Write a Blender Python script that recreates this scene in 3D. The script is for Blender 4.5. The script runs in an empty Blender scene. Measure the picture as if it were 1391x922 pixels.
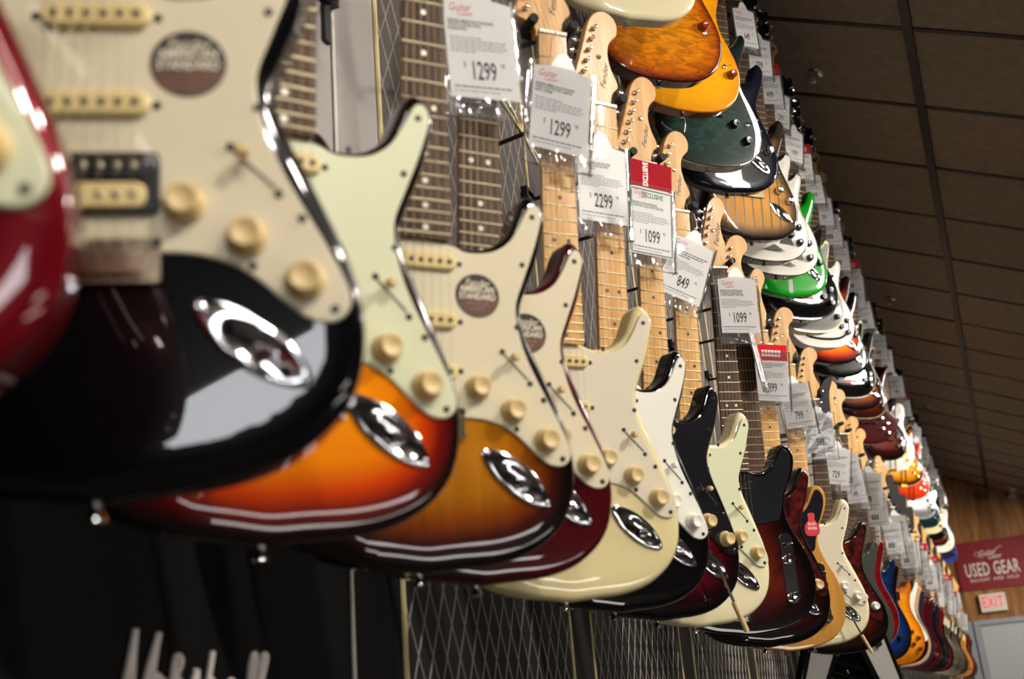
import bpy, bmesh, math, random
import numpy as np
from mathutils import Matrix, Vector, geometry
random.seed(7)
C = bpy.context.scene.collection
SC = bpy.context.scene
CAM_H = 1.40                       # camera height above the shop floor

# ------------------------------------------------------------------ camera
def camera():
    yaw, pitch, roll, fpx = 0.379833, 0.333424, -0.085847, 1535.14
    fw = Vector((-math.sin(yaw)*math.cos(pitch), math.cos(yaw)*math.cos(pitch), math.sin(pitch)))
    r = Vector((math.cos(yaw), math.sin(yaw), 0)); u = r.cross(fw)
    r2 = math.cos(roll)*r + math.sin(roll)*u; u2 = -math.sin(roll)*r + math.cos(roll)*u
    cd = bpy.data.cameras.new('camera'); co = bpy.data.objects.new('camera', cd); C.objects.link(co)
    m = Matrix.Identity(4)
    for i in range(3):
        m[i][0], m[i][1], m[i][2] = r2[i], u2[i], -fw[i]
    m.translation = (0, 0, CAM_H); co.matrix_world = m
    cd.sensor_fit = 'HORIZONTAL'; cd.sensor_width = 36.0; cd.lens = fpx/1391*36
    cd.clip_start = 0.02; cd.clip_end = 100
    cd.dof.use_dof = True; cd.dof.focus_distance = 2.55; cd.dof.aperture_fstop = 4.6
    SC.camera = co
camera()
# ------------------------------------------------------------------ world, lamps, exposure
w = bpy.data.worlds.new('world'); SC.world = w; w.use_nodes = True
w.node_tree.nodes['Background'].inputs[0].default_value = (1.0, 0.86, 0.70, 1)
w.node_tree.nodes['Background'].inputs[1].default_value = 0.035
SC.view_settings.view_transform = 'Standard'; SC.view_settings.look = 'None'
SC.view_settings.gamma = 1; SC.view_settings.use_curve_mapping = False
SC.view_settings.exposure = -0.12
def area(name, loc, target, sx, sy, power, col=(1, .93, .84), spread=180):
    l = bpy.data.lights.new(name, 'AREA'); l.shape = 'RECTANGLE'; l.size = sx; l.size_y = sy
    l.energy = power; l.color = col; l.spread = math.radians(spread)
    o = bpy.data.objects.new(name, l); C.objects.link(o); o.location = loc
    d = Vector(target) - Vector(loc); o.rotation_euler = d.to_track_quat('-Z', 'Y').to_euler()
    return o
# fluorescent tubes under the slope of the ceiling, aimed at the guitar wall
for y in (-1.0, -3.3) + tuple(2.62 + 1.3*k for k in range(9)):
    o = area('tube_lamp', (0.77, y, 3.275), (-0.5, y, 2.15), 0.10, 1.2, 15 if y < 4 else 21, spread=135)
# unseen tilted lamp added far behind the camera for the reflection in black lacquer
o = area('rear_reflection_lamp', (3.24, -6.0, 2.0), (3.24, 0, 2.0), 2.2, 0.70, 60, col=(.95, .97, 1.0))
m_ = Matrix(((.892, -.452, 0, 3.24), (0, 0, -1, -6.0), (.452, .892, 0, 2.0), (0, 0, 0, 1))); o.matrix_world = m_
# spot heads on the flat ceiling, aimed at the guitars
for k in range(11):
    y = -1.6 + 1.35*k
    area('spot_lamp', (1.55, y, 3.04), (-0.5, y+.1, 1.85), 0.13, 0.13, 19, spread=120)
# unseen low strip lamps added on the right to streak the lower bodies
for x, z, yc, ln in ((3.3, 0.95, -.75, 2.0), (2.9, 0.40, .15, 2.5)):
    m_ = Matrix(((0, 0, 1, x), (1, 0, 0, yc), (0, 1, 0, z), (0, 0, 0, 1)))
    o = area('streak_lamp', (x, yc, z), (-.4, .3, 1.5), ln, 0.16, 5.2*ln, col=(1, .95, .9)); o.matrix_world = m_
# unseen lamp added to brighten the pine end wall
area('end_wall_fill_lamp', (1.9, 11.6, 2.95), (0.1, 14.1, 2.1), 0.5, 0.3, 17, col=(1, .93, .84), spread=100)
# unseen lamps added over the floor on the right for ambient bounce
for y in (1.0, 5.0, 9.0, 13.0):
    area('bounce_lamp', (6.0, y, 3.05), (6.0, y, 0), 1.2, 0.6, 40, col=(1, .95, .88), spread=120)

# ------------------------------------------------------------------ materials
def lin(h):
    if not isinstance(h, str): return tuple(h) + (1,) if len(h) == 3 else h
    v = [int(h[i:i+2], 16)/255 for i in (0, 2, 4)]
    return tuple(x/12.92 if x < .04045 else ((x+.055)/1.055)**2.4 for x in v) + (1,)
MATS = {}
def mat(name, col, rough=.4, metal=0, coat=0, noise=None, bump=None, emit=0, spec=.5, mottled=None):
    if name in MATS: return MATS[name]
    m = bpy.data.materials.new(name); m.use_nodes = True; nt = m.node_tree; b = nt.nodes['Principled BSDF']
    b.inputs['Base Color'].default_value = lin(col); b.inputs['Roughness'].default_value = rough
    b.inputs['Metallic'].default_value = metal; b.inputs['Coat Weight'].default_value = coat
    b.inputs['Coat Roughness'].default_value = .03; b.inputs['Specular IOR Level'].default_value = spec
    if emit:
        b.inputs['Emission Color'].default_value = lin(col); b.inputs['Emission Strength'].default_value = emit
    if noise or mottled or bump:
        tc = nt.nodes.new('ShaderNodeTexCoord'); mp = nt.nodes.new('ShaderNodeMapping'); nt.links.new(tc.outputs['Object'], mp.inputs[0])
        nz = nt.nodes.new('ShaderNodeTexNoise'); nt.links.new(mp.outputs[0], nz.inputs['Vector'])
    if noise:                                           # (second colour, scale vector, detail)
        mp.inputs['Scale'].default_value = noise[1]; nz.inputs['Scale'].default_value = 1; nz.inputs['Detail'].default_value = 5
        cr = nt.nodes.new('ShaderNodeValToRGB'); cr.color_ramp.elements[0].position = .35; cr.color_ramp.elements[1].position = .68
        cr.color_ramp.elements[0].color = lin(noise[0]); cr.color_ramp.elements[1].color = lin(col)
        nt.links.new(nz.outputs['Fac'], cr.inputs[0]); nt.links.new(cr.outputs[0], b.inputs['Base Color'])
    if bump:
        nb = nt.nodes.new('ShaderNodeTexNoise'); nb.inputs['Scale'].default_value = bump[0]; nt.links.new(tc.outputs['Object'], nb.inputs['Vector'])
        bp = nt.nodes.new('ShaderNodeBump'); bp.inputs['Strength'].default_value = bump[1]; bp.inputs['Distance'].default_value = .002
        nt.links.new(nb.outputs['Fac'], bp.inputs['Height']); nt.links.new(bp.outputs[0], b.inputs['Normal'])
    MATS[name] = m; return m
def finish(name, stops, rough=.25, coat=1.0, figure=None, metallic=0):
    """lacquer whose colour depends on the painted distance from the body's rim (mm); figure = wood figure"""
    key = 'lacquer_' + name
    if key in MATS: return MATS[key]
    m = bpy.data.materials.new(key); m.use_nodes = True; nt = m.node_tree; b = nt.nodes['Principled BSDF']
    b.inputs['Roughness'].default_value = rough; b.inputs['Coat Weight'].default_value = coat; b.inputs['Coat Roughness'].default_value = .025
    b.inputs['Metallic'].default_value = metallic; b.inputs['Specular IOR Level'].default_value = .06
    at = nt.nodes.new('ShaderNodeAttribute'); at.attribute_name = 'edge'
    mr = nt.nodes.new('ShaderNodeMapRange'); mr.inputs['From Min'].default_value = 0; mr.inputs['From Max'].default_value = .12
    nt.links.new(at.outputs['Fac'], mr.inputs['Value'])
    cr = nt.nodes.new('ShaderNodeValToRGB'); el = cr.color_ramp.elements
    while len(el) > 1: el.remove(el[-1])
    el[0].position = stops[0][0]/120; el[0].color = lin(stops[0][1])
    for p, c in stops[1:]:
        e = el.new(p/120); e.color = lin(c)
    nt.links.new(mr.outputs[0], cr.inputs[0]); out = cr.outputs[0]
    if figure:
        kind, sc, amt = figure
        tc = nt.nodes.new('ShaderNodeTexCoord'); mp = nt.nodes.new('ShaderNodeMapping'); mp.inputs['Scale'].default_value = sc
        nt.links.new(tc.outputs['Object'], mp.inputs[0])
        nz = nt.nodes.new('ShaderNodeTexNoise'); nz.inputs['Scale'].default_value = 1; nz.inputs['Detail'].default_value = 4
        nz.inputs['Distortion'].default_value = 1.2 if kind == 'quilt' else .2
        nt.links.new(mp.outputs[0], nz.inputs['Vector'])
        r2 = nt.nodes.new('ShaderNodeValToRGB'); r2.color_ramp.elements[0].position = .38; r2.color_ramp.elements[1].position = .62
        r2.color_ramp.elements[0].color = (1-amt, 1-amt, 1-amt, 1)
        nt.links.new(nz.outputs['Fac'], r2.inputs[0])
        mx = nt.nodes.new('ShaderNodeMix'); mx.data_type = 'RGBA'; mx.blend_type = 'MULTIPLY'; mx.inputs['Factor'].default_value = 1
        nt.links.new(out, mx.inputs['A']); nt.links.new(r2.outputs[0], mx.inputs['B']); out = mx.outputs['Result']
    nt.links.new(out, b.inputs['Base Color'])
    MATS[key] = m; return m
def solid(name, col, rough=.25, coat=1.0, metallic=0): return finish(name, [(0, col), (120, col)], rough, coat, None, metallic)
def sleeve_mat():
    m = bpy.data.materials.new('clear_plastic'); m.use_nodes = True; nt = m.node_tree; nt.nodes.clear()
    o = nt.nodes.new('ShaderNodeOutputMaterial'); t = nt.nodes.new('ShaderNodeBsdfTransparent'); g = nt.nodes.new('ShaderNodeBsdfGlossy')
    d = nt.nodes.new('ShaderNodeBsdfDiffuse'); d.inputs[0].default_value = (.9, .9, .92, 1)
    t.inputs[0].default_value = (.97, .97, .97, 1)
    g.inputs['Roughness'].default_value = .06
    f = nt.nodes.new('ShaderNodeFresnel'); f.inputs[0].default_value = 1.5
    s1 = nt.nodes.new('ShaderNodeMixShader'); s1.inputs[0].default_value = .035
    s2 = nt.nodes.new('ShaderNodeMixShader')
    tc = nt.nodes.new('ShaderNodeTexCoord'); nz = nt.nodes.new('ShaderNodeTexNoise'); nz.inputs['Scale'].default_value = 18
    bp = nt.nodes.new('ShaderNodeBump'); bp.inputs['Strength'].default_value = .5; bp.inputs['Distance'].default_value = .004
    L = nt.links.new
    L(tc.outputs['Object'], nz.inputs['Vector']); L(nz.outputs['Fac'], bp.inputs['Height']); L(bp.outputs[0], g.inputs['Normal'])
    L(t.outputs[0], s1.inputs[1]); L(d.outputs[0], s1.inputs[2]); L(s1.outputs[0], s2.inputs[1]); L(g.outputs[0], s2.inputs[2])
    ma = nt.nodes.new('ShaderNodeMath'); ma.operation = 'MULTIPLY_ADD'; ma.inputs[1].default_value = .9; ma.inputs[2].default_value = .0
    L(f.outputs[0], ma.inputs[0]); L(ma.outputs[0], s2.inputs[0]); L(s2.outputs[0], o.inputs[0])
    return m
SLEEVE = sleeve_mat()
M_MAPLE = mat('maple', 'D8A662', .35, coat=.3, noise=('C28F4C', (60, 6, 60)))
M_ROSE = mat('rosewood', '563C28', .62, noise=('382416', (120, 9, 120)), spec=.25)
M_FRET = mat('fret_wire', 'C4B898', .34, 1)
M_CHROME = mat('chrome', 'E2E2E6', .08, 1)
M_GOLD = mat('gold_metal', 'D9A93E', .18, 1)
M_STEEL = mat('string_steel', '9A9078', .42, 1)
M_BLACKP = mat('black_plastic', '0B0B0C', .3, coat=.3)
M_BLACKM = mat('black_metal', '0A0A0B', .35)
M_FOAM = mat('black_foam', '060606', .8)
M_CREAMP = mat('aged_cream_plastic', 'D8C084', .35, coat=.2)
M_CREAMK = mat('cream_knob_plastic', 'D0B47C', .38)
M_WHITEP = mat('white_plastic', 'E4E0D4', .35)
M_AMBER = mat('amber_plastic', '8A2A10', .15, coat=1)
M_PARCH = mat('parchment_plastic', 'D3C7A9', .32, coat=.25)
M_MINT = mat('mint_plastic', 'CDCEAC', .32, coat=.25)
M_WHITEG = mat('white_guard_plastic', 'DEDBCF', .3, coat=.3)
M_EGG = mat('eggshell_plastic', 'D3C8B0', .32, coat=.25)
M_BLACKG = mat('black_guard_plastic', '15151A', .2, coat=.6)
M_TORT = mat('tortoiseshell_plastic', '5A1A18', .15, coat=1, noise=('180808', (45, 45, 45)))
M_PAPER = mat('card_white', 'EDEBE8', .7)
M_INK = mat('ink_black', '26262A', .6)
M_INKG = mat('ink_grey', '6A6A6E', .6)
M_REDP = mat('ink_red', 'C8202C', .5)
M_REDCARD = mat('card_red', '9A0A1C', .7, spec=.08)
M_GREEN = mat('ink_green', '1F6B4A', .6)
M_BRIDGE = mat('bridge_steel', 'B9AE94', .2, 1)
M_POLE = mat('pole_steel', '4A463E', .4, 1)
M_PEARL = mat('pearl_inlay', 'E0D9C2', .3)
M_DOTB = mat('black_dot', '181210', .5)
M_STICK = mat('sticker_brown', '2E2120', .35, noise=('221614', (70, 70, 70)))
M_STICKT = mat('sticker_print', 'E0D4B8', .5)

# ------------------------------------------------------------------ mesh helpers (millimetres in, metres out)
def mesh_from(name, verts, faces, smooth=True):
    me = bpy.data.meshes.new(name); me.from_pydata([tuple(c*.001 for c in v) for v in verts], [], faces); me.update()
    if smooth: me.polygons.foreach_set('use_smooth', [True]*len(me.polygons))
    return me
def catmull(pts, per=6, sharp=()):
    n = len(pts); out = []
    P = [np.array(p, float) for p in pts]
    for i in range(n):
        p0, p1, p2, p3 = P[i-1], P[i], P[(i+1) % n], P[(i+2) % n]
        if i in sharp: p0 = p1
        if (i+1) % n in sharp: p3 = p2
        for k in range(per):
            t = k/per
            out.append(.5*((2*p1)+(-p0+p2)*t+(2*p0-5*p1+4*p2-p3)*t*t+(-p0+3*p1-3*p2+p3)*t**3))
    return np.array(out)
def resample(poly, step):
    d = np.linalg.norm(np.roll(poly, -1, 0)-poly, axis=1); s = np.concatenate([[0], np.cumsum(d)]); L = s[-1]
    n = max(12, int(L/step)); q = np.linspace(0, L, n, endpoint=False)
    P = np.vstack([poly, poly[:1]])
    return np.stack([np.interp(q, s, P[:, 0]), np.interp(q, s, P[:, 1])], 1)
def ccw(poly):
    x, y = poly[:, 0], poly[:, 1]
    return poly if np.sum(x*np.roll(y, -1)-np.roll(x, -1)*y) > 0 else poly[::-1]
def inset(poly, r):
    t = np.roll(poly, -1, 0)-np.roll(poly, 1, 0); t /= np.linalg.norm(t, axis=1)[:, None]+1e-9
    return poly + np.stack([-t[:, 1], t[:, 0]], 1)*r
def dist_to(poly, pts):
    a = poly; b = np.roll(poly, -1, 0); ab = b-a
    t = np.clip(np.einsum('pij,ij->pi', pts[:, None, :]-a[None], ab)/(np.sum(ab*ab, 1)+1e-9), 0, 1)
    q = a[None]+t[:, :, None]*ab[None]
    return np.min(np.linalg.norm(pts[:, None, :]-q, axis=2), 1)
def inside(poly, pts):
    x, y = pts[:, 0], pts[:, 1]; r = np.zeros(len(pts), bool); n = len(poly)
    for i in range(n):
        x1, y1 = poly[i]; x2, y2 = poly[(i+1) % n]
        c = ((y1 > y) != (y2 > y)) & (x < (x2-x1)*(y-y1)/(y2-y1+1e-12)+x1); r ^= c
    return r
def slab(name, outline, thick, rnd, step=7, grid=12, carve=0, contour=None, nr=5, dome=0):
    """a body: rounded slab whose face lies at z=0 (carved bodies dome up from there); stores the rim distance in 'edge'"""
    o = ccw(resample(outline, step)); n = len(o); V = []; F = []; E = []
    prof = [(min(rnd, 6), -thick)]
    prof += [(0, -thick+min(rnd, 6))]
    for k in range(nr+1):
        a = k/nr*math.pi/2; prof.append((rnd*(1-math.cos(a)), -rnd*(1-math.sin(a))))
    for r, z in prof:
        q = inset(o, r)
        for x, y in q: V.append([x, y, z]); E.append(r if z > -rnd-.1 else 0)
    for k in range(len(prof)-1):
        for i in range(n):
            j = (i+1) % n; F.append((k*n+i, k*n+j, (k+1)*n+j, (k+1)*n+i))
    F.append(tuple(range(n-1, -1, -1)))
    base = (len(prof)-1)*n; top = np.array([v[:2] for v in V[base:base+n]])
    mn, mx = top.min(0), top.max(0)
    gx, gy = np.meshgrid(np.arange(mn[0], mx[0], grid), np.arange(mn[1], mx[1], grid)); gx[1::2] += grid/2
    g = np.stack([gx.ravel(), gy.ravel()], 1); g = g[inside(top, g)]; dd = dist_to(top, g); g = g[dd > grid*.55]
    # a close second ring keeps the flat face flat and the rim's shading on the rim
    allp = np.vstack([top, g])
    vs, es, fs, ov, oe, of = geometry.delaunay_2d_cdt([Vector(p) for p in allp], [(i, (i+1) % n) for i in range(n)], [], 1, 1e-4)
    idx = []
    for k, v in enumerate(vs):
        if ov[k] and ov[k][0] < n: idx.append(base+ov[k][0])
        else:
            idx.append(len(V)); V.append([v[0], v[1], 0]); E.append(0)
    new = [k for k in range(base+n, len(V))]
    if new:
        de = dist_to(o, np.array([V[k][:2] for k in new]))
        for k, d in zip(new, de): E[k] = d
    for f in fs: F.append(tuple(idx[i] for i in f))
    if carve:
        for k in range(base, len(V)):
            t = min(1, max(0, E[k]-rnd)/60); V[k][2] += carve*(t*t*(3-2*t))
    if contour:
        (px, py), (nx, ny), s, mxd = contour
        for v in V:
            d = (v[0]-px)*nx+(v[1]-py)*ny
            if d > 0 and v[2] > -thick+8: v[2] -= min(mxd, s*d*d/(d+25))
    if dome:
        for k in range(2*n, len(V)):
            V[k][2] -= dome*max(0, 30-max(E[k], rnd*.0))**2*(1 if k >= base else (V[k][2]+rnd)/rnd)
    me = mesh_from(name, V, F)
    at = me.attributes.new('edge', 'FLOAT', 'POINT'); at.data.foreach_set('value', [e*.001 for e in E])
    # smooth lacquer: vertex normals straight from the profile
    t = np.roll(o, -1, 0)-np.roll(o, 1, 0); t /= np.linalg.norm(t, axis=1)[:, None]+1e-9; on = np.stack([t[:, 1], -t[:, 0]], 1)
    def slope(e): return (2*dome*max(0, 30-e) if dome else 0)+(carve*6*q*(1-q)/60 if carve and 0 < (q := (e-rnd)/60) < 1 else 0)
    NR = []
    for k in range(len(prof)):
        a = (-.8, 0)[k] if k < 2 else (k-2)/nr*math.pi/2
        if k == len(prof)-1: a -= math.atan(slope(rnd)*1.0)
        for x, y in on: NR.append((x*math.cos(a), y*math.cos(a), math.sin(a)))
    if len(V) > len(NR):
        pts = np.array([V[k][:2] for k in range(len(NR), len(V))])
        gx_ = dist_to(o, pts+[1, 0])-dist_to(o, pts-[1, 0]); gy_ = dist_to(o, pts+[0, 1])-dist_to(o, pts-[0, 1])
        for i in range(len(pts)):
            sl = slope(E[len(NR)]); g2 = np.array([gx_[i], gy_[i]])/(math.hypot(gx_[i], gy_[i])+1e-6)
            v = Vector((-g2[0]*sl, -g2[1]*sl, 1)).normalized(); NR.append(tuple(v))
    if not contour: me.normals_split_custom_set_from_vertices(NR)
    else:
        old = [tuple(v.normal) for v in me.vertices]
        for k, v in enumerate(V):
            if (v[0]-contour[0][0])*contour[1][0]+(v[1]-contour[0][1])*contour[1][1] > -8: NR[k] = old[k]
        me.normals_split_custom_set_from_vertices(NR)
    return me
def plate(name, outline, z0, z1, bev=.8, step=4):
    """flat plate between z0 and z1 with a bevelled upper rim; rim faces keep material slot 0"""
    o = np.array(outline, float); o = ccw(resample(o, step) if step < 30 else o); n = len(o); V = []; F = []
    for r, z in ((0, z0), (0, z1-bev), (bev, z1)):
        for x, y in inset(o, r): V.append((x, y, z))
    for k in range(2):
        for i in range(n):
            j = (i+1) % n; F.append((k*n+i, k*n+j, (k+1)*n+j, (k+1)*n+i))
    F.append(tuple(range(2*n, 3*n))); F.append(tuple(range(n-1, -1, -1)))
    return mesh_from(name, V, F, False)
def lathe(prof, n=20, ax='z'):
    V = []; F = []
    for r, z in prof:
        for i in range(n):
            a = 2*math.pi*i/n; V.append((r*math.cos(a), r*math.sin(a), z))
    for k in range(len(prof)-1):
        for i in range(n):
            j = (i+1) % n; F.append((k*n+i, k*n+j, (k+1)*n+j, (k+1)*n+i))
    F.append(tuple(range(n-1, -1, -1))); F.append(tuple(range((len(prof)-1)*n, len(prof)*n)))
    if ax == 'x': V = [(z, x, y) for x, y, z in V]
    if ax == 'y': V = [(y, z, x) for x, y, z in V]
    return V, F
def lathe_mesh(name, prof, n=20, ax='z', smooth=True):
    me = mesh_from(name, *lathe(prof, n, ax), smooth)
    if smooth:
        try: me.set_sharp_from_angle(angle=math.radians(40))
        except Exception: pass
    return me
class MB:
    def __init__(s): s.v = []; s.f = []
    def add(s, V, F, loc=(0, 0, 0)):
        b = len(s.v); s.v += [(x+loc[0], y+loc[1], z+loc[2]) for x, y, z in V]; s.f += [tuple(i+b for i in f) for f in F]
    def box(s, x0, x1, y0, y1, z0, z1):
        V = [(x, y, z) for z in (z0, z1) for y in (y0, y1) for x in (x0, x1)]
        s.add(V, [(0, 2, 3, 1), (4, 5, 7, 6), (0, 1, 5, 4), (2, 6, 7, 3), (0, 4, 6, 2), (1, 3, 7, 5)])
    def bar(s, a, b, w, h):                             # a prism from a to b, in-plane width w, depth h along z
        a = np.array(a, float); b = np.array(b, float); d = b-a; d /= np.linalg.norm(d)+1e-9
        up = np.array([0, 0, 1.]) if abs(d[2]) < .9 else np.array([1., 0, 0])
        sd = np.cross(d, up); sd /= np.linalg.norm(sd); up = np.cross(sd, d)
        V = [tuple(p+sd*i*w/2+up*j*h/2) for p in (a, b) for j in (-1, 1) for i in (-1, 1)]
        s.add(V, [(0, 2, 3, 1), (4, 5, 7, 6), (0, 1, 5, 4), (2, 6, 7, 3), (0, 4, 6, 2), (1, 3, 7, 5)])
    def tube(s, pts, r, n=6):
        pts = [np.array(p, float) for p in pts]; b = len(s.v)
        for i, p in enumerate(pts):
            d = pts[min(i+1, len(pts)-1)]-pts[max(i-1, 0)]; d /= np.linalg.norm(d)+1e-9
            u = np.cross(d, (0, 0, 1.) if abs(d[2]) < .9 else (1., 0, 0)); u /= np.linalg.norm(u); w_ = np.cross(d, u)
            for k in range(n):
                a = 2*math.pi*k/n; s.v.append(tuple(p+r*(u*math.cos(a)+w_*math.sin(a))))
        for i in range(len(pts)-1):
            for k in range(n):
                j = (k+1) % n; s.f.append((b+i*n+k, b+i*n+j, b+(i+1)*n+j, b+(i+1)*n+k))
        s.f.append(tuple(b+k for k in range(n-1, -1, -1))); s.f.append(tuple(b+(len(pts)-1)*n+k for k in range(n)))
    def mesh(s, name, smooth=False, sharp=40):
        me = mesh_from(name, s.v, s.f, smooth)
        if smooth:
            try: me.set_sharp_from_angle(angle=math.radians(sharp))
            except Exception: pass
        return me
def rounded_rect(w, h, r, n=4, cx=0, cy=0):
    out = []
    for sx, sy, a0 in ((1, 1, 0), (-1, 1, 90), (-1, -1, 180), (1, -1, 270)):
        for k in range(n+1):
            a = math.radians(a0+90*k/n); out.append((cx+sx*(w/2-r)+r*math.cos(a), cy+sy*(h/2-r)+r*math.sin(a)))
    return np.array(out)
def put(name, me, material, parent, loc=None, rot=None, scale=None):
    o = bpy.data.objects.new(name, me); C.objects.link(o)
    if parent is not None: o.parent = parent
    if loc is not None: o.location = [c*.001 for c in loc]
    if rot is not None: o.rotation_euler = rot
    if scale is not None: o.scale = scale
    if material is not None:
        if not me.materials: me.materials.append(material)
        if me.materials[0] != material:
            o.material_slots[0].link = 'OBJECT'; o.material_slots[0].material = material
    return o
def text(name, body, size, material, parent, loc, sx=1.0, shear=0, rot=0, bold=0, align='CENTER', ext=0.0, spacing=1.0, line=1.0):
    c = bpy.data.curves.new(name, 'FONT'); c.body = body; c.size = size*.001; c.align_x = align; c.align_y = 'CENTER'
    c.shear = shear; c.offset = bold*.001; c.resolution_u = 2; c.extrude = ext*.001; c.space_character = spacing; c.space_line = line
    t_ = bpy.data.objects.new(name, c); me = bpy.data.meshes.new_from_object(t_); bpy.data.objects.remove(t_); bpy.data.curves.remove(c)
    me.materials.clear(); me.materials.append(material); me.name = name
    o = bpy.data.objects.new(name, me); C.objects.link(o); o.parent = parent
    o.location = [v*.001 for v in loc]; o.rotation_euler = (0, 0, rot); o.scale = (sx, 1, 1)
    return o
def empty(name, M, label, cat, group=None):
    o = bpy.data.objects.new(name, None); C.objects.link(o); o.matrix_world = M; o.empty_display_size = .05
    o['label'] = label; o['category'] = cat
    if group: o['group'] = group
    return o
CACHE = {}
def cached(key, fn):
    if key not in CACHE: CACHE[key] = fn()
    return CACHE[key]

# ------------------------------------------------------------------ the hang of a guitar
TILT, LEAN = 0.120724, -0.005894
def hang(T, phi, X, Zp, tilt=TILT, lean=LEAN):
    """matrix of a guitar: local x across the face, y up the neck, z out of the face; pivot 650 mm above the body's end"""
    def g(x, y, z):
        xx = x*math.cos(lean)-y*math.sin(lean); yy = x*math.sin(lean)+y*math.cos(lean)-650
        y2 = yy*math.cos(tilt)-z*math.sin(tilt); z2 = yy*math.sin(tilt)+z*math.cos(tilt)
        return Vector((xx*math.cos(phi)+z2*math.sin(phi), xx*math.sin(phi)-z2*math.cos(phi), y2))
    o = g(0, 0, 0); ax = [g(1, 0, 0)-o, g(0, 1, 0)-o, g(0, 0, 1)-o]
    M = Matrix.Identity(4)
    for k in range(3):
        for i in range(3): M[i][k] = ax[k][i]
    M.translation = o*.001+Vector((X, T, Zp+CAM_H))
    return M

# ------------------------------------------------------------------ body outlines (mm, seen from the front, neck up)
LOWL = [(-30, 8), (-78, 14), (-117, 27), (-145, 48), (-161, 74), (-168, 105), (-164, 140), (-150, 180)]
STRAT = [(0, 5), (30, 8), (78, 13), (117, 25), (146, 45), (163, 68), (170, 96), (170, 125), (162, 158), (148, 191), (133, 224), (119, 254),
         (113, 282), (121, 308), (133, 338), (141, 367), (146, 390), (140, 407), (126, 416), (115, 406), (107, 386), (97, 366), (76, 351), (49, 348), (30, 354),
         (0, 362), (-30, 396), (-50, 398), (-72, 408), (-90, 430), (-106, 455), (-124, 461), (-140, 448), (-150, 420), (-147, 385), (-134, 345), (-118, 300), (-116, 262), (-128, 225)] + LOWL[::-1]
TELE = [(0, 4), (35, 6), (80, 13), (118, 26), (145, 48), (160, 76), (165, 108), (160, 142), (146, 180), (126, 215), (112, 245), (107, 272), (115, 305), (130, 335),
        (140, 362), (140, 388), (128, 406), (110, 408), (98, 392), (88, 368), (72, 353), (48, 348), (30, 354), (0, 362), (-30, 398), (-62, 402), (-105, 396), (-136, 372), (-142, 335), (-127, 292), (-116, 258), (-126, 218)] + LOWL[::-1]
LPAUL = [(0, 3), (45, 5), (92, 13), (132, 34), (158, 68), (167, 108), (160, 150), (140, 193), (115, 235), (106, 272), (110, 306), (120, 340), (124, 368), (116, 388), (104, 384),
         (92, 366), (72, 352), (48, 350), (30, 358), (0, 370), (-30, 426), (-62, 440), (-98, 434), (-122, 410), (-126, 372), (-114, 330), (-106, 288), (-112, 240), (-138, 195), (-160, 150),
         (-167, 108), (-158, 68), (-132, 34), (-92, 13), (-45, 5)]
PRS = [(0, 3), (45, 5), (92, 14), (132, 36), (156, 70), (165, 110), (158, 150), (140, 190), (116, 235), (108, 275), (114, 310), (126, 350), (136, 384), (128, 402), (114, 398), (102, 378),
       (84, 358), (52, 350), (30, 356), (0, 365), (-30, 398), (-60, 402), (-84, 418), (-108, 446), (-124, 450), (-134, 430), (-134, 390), (-120, 330), (-108, 285), (-114, 240), (-140, 190), (-158, 150), (-165, 110), (-156, 70), (-132, 36), (-92, 14), (-45, 5)]
SGUIT = [(0, 2), (50, 4), (104, 16), (146, 42), (165, 84), (162, 130), (140, 180), (118, 230), (114, 272), (122, 318), (140, 364), (158, 420), (120, 396), (84, 372), (50, 362), (30, 366),
         (0, 372), (-30, 392), (-56, 390), (-90, 402), (-126, 424), (-160, 440), (-142, 380), (-122, 320), (-112, 272), (-118, 230), (-140, 180), (-162, 130), (-165, 84), (-146, 42), (-104, 16), (-50, 4)]
OFFSET = [(0, 0), (50, 0), (100, 8), (144, 28), (172, 62), (180, 100), (172, 140), (150, 182), (126, 225), (114, 262), (116, 300), (130, 345), (142, 384), (136, 406), (120, 408), (106, 386),
          (84, 362), (52, 350), (30, 356), (0, 365), (-30, 396), (-62, 402), (-90, 428), (-116, 456), (-140, 452), (-152, 416), (-144, 370), (-124, 320), (-116, 280), (-128, 235), (-154, 185), (-168, 130), (-165, 80), (-140, 40), (-92, 12), (-48, 2)]
ARCH = [(0, 0), (60, 3), (120, 18), (168, 52), (192, 104), (190, 160), (164, 210), (138, 255), (130, 300), (142, 345), (150, 385), (140, 420), (112, 430), (84, 408), (60, 384), (30, 378),
        (0, 384), (-30, 420), (-70, 452), (-112, 456), (-142, 432), (-152, 390), (-142, 340), (-130, 300), (-138, 255), (-164, 210), (-190, 160), (-192, 104), (-168, 52), (-120, 18), (-60, 3)]
FLYV = [(0, 130), (20, 110), (120, -95), (140, -105), (205, -70), (212, -52), (80, 330), (60, 372), (30, 392), (0, 398), (-30, 392), (-60, 372), (-80, 330), (-212, -52), (-205, -70), (-140, -105), (-120, -95), (-20, 110)]
SPIKY = [(0, 8), (60, 14), (124, 40), (184, 100), (214, 150), (168, 168), (128, 205), (108, 245), (112, 290), (132, 352), (168, 440), (116, 386), (84, 362), (50, 352), (30, 358), (0, 365), (-30, 392), (-60, 392), (-92, 408), (-150, 450), (-130, 372), (-112, 310), (-108, 250), (-128, 205), (-168, 168), (-214, 150), (-184, 100), (-124, 40), (-60, 14)]
OUT = dict(spiky=SPIKY, strat=STRAT, tele=TELE, lp=LPAUL, prs=PRS, sg=SGUIT, offset=OFFSET, arch=ARCH, vee=FLYV)
SHARP = dict(spiky=(4, 10, 19, 25), sg=(11, 21), lp=(13,), vee=())
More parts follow.
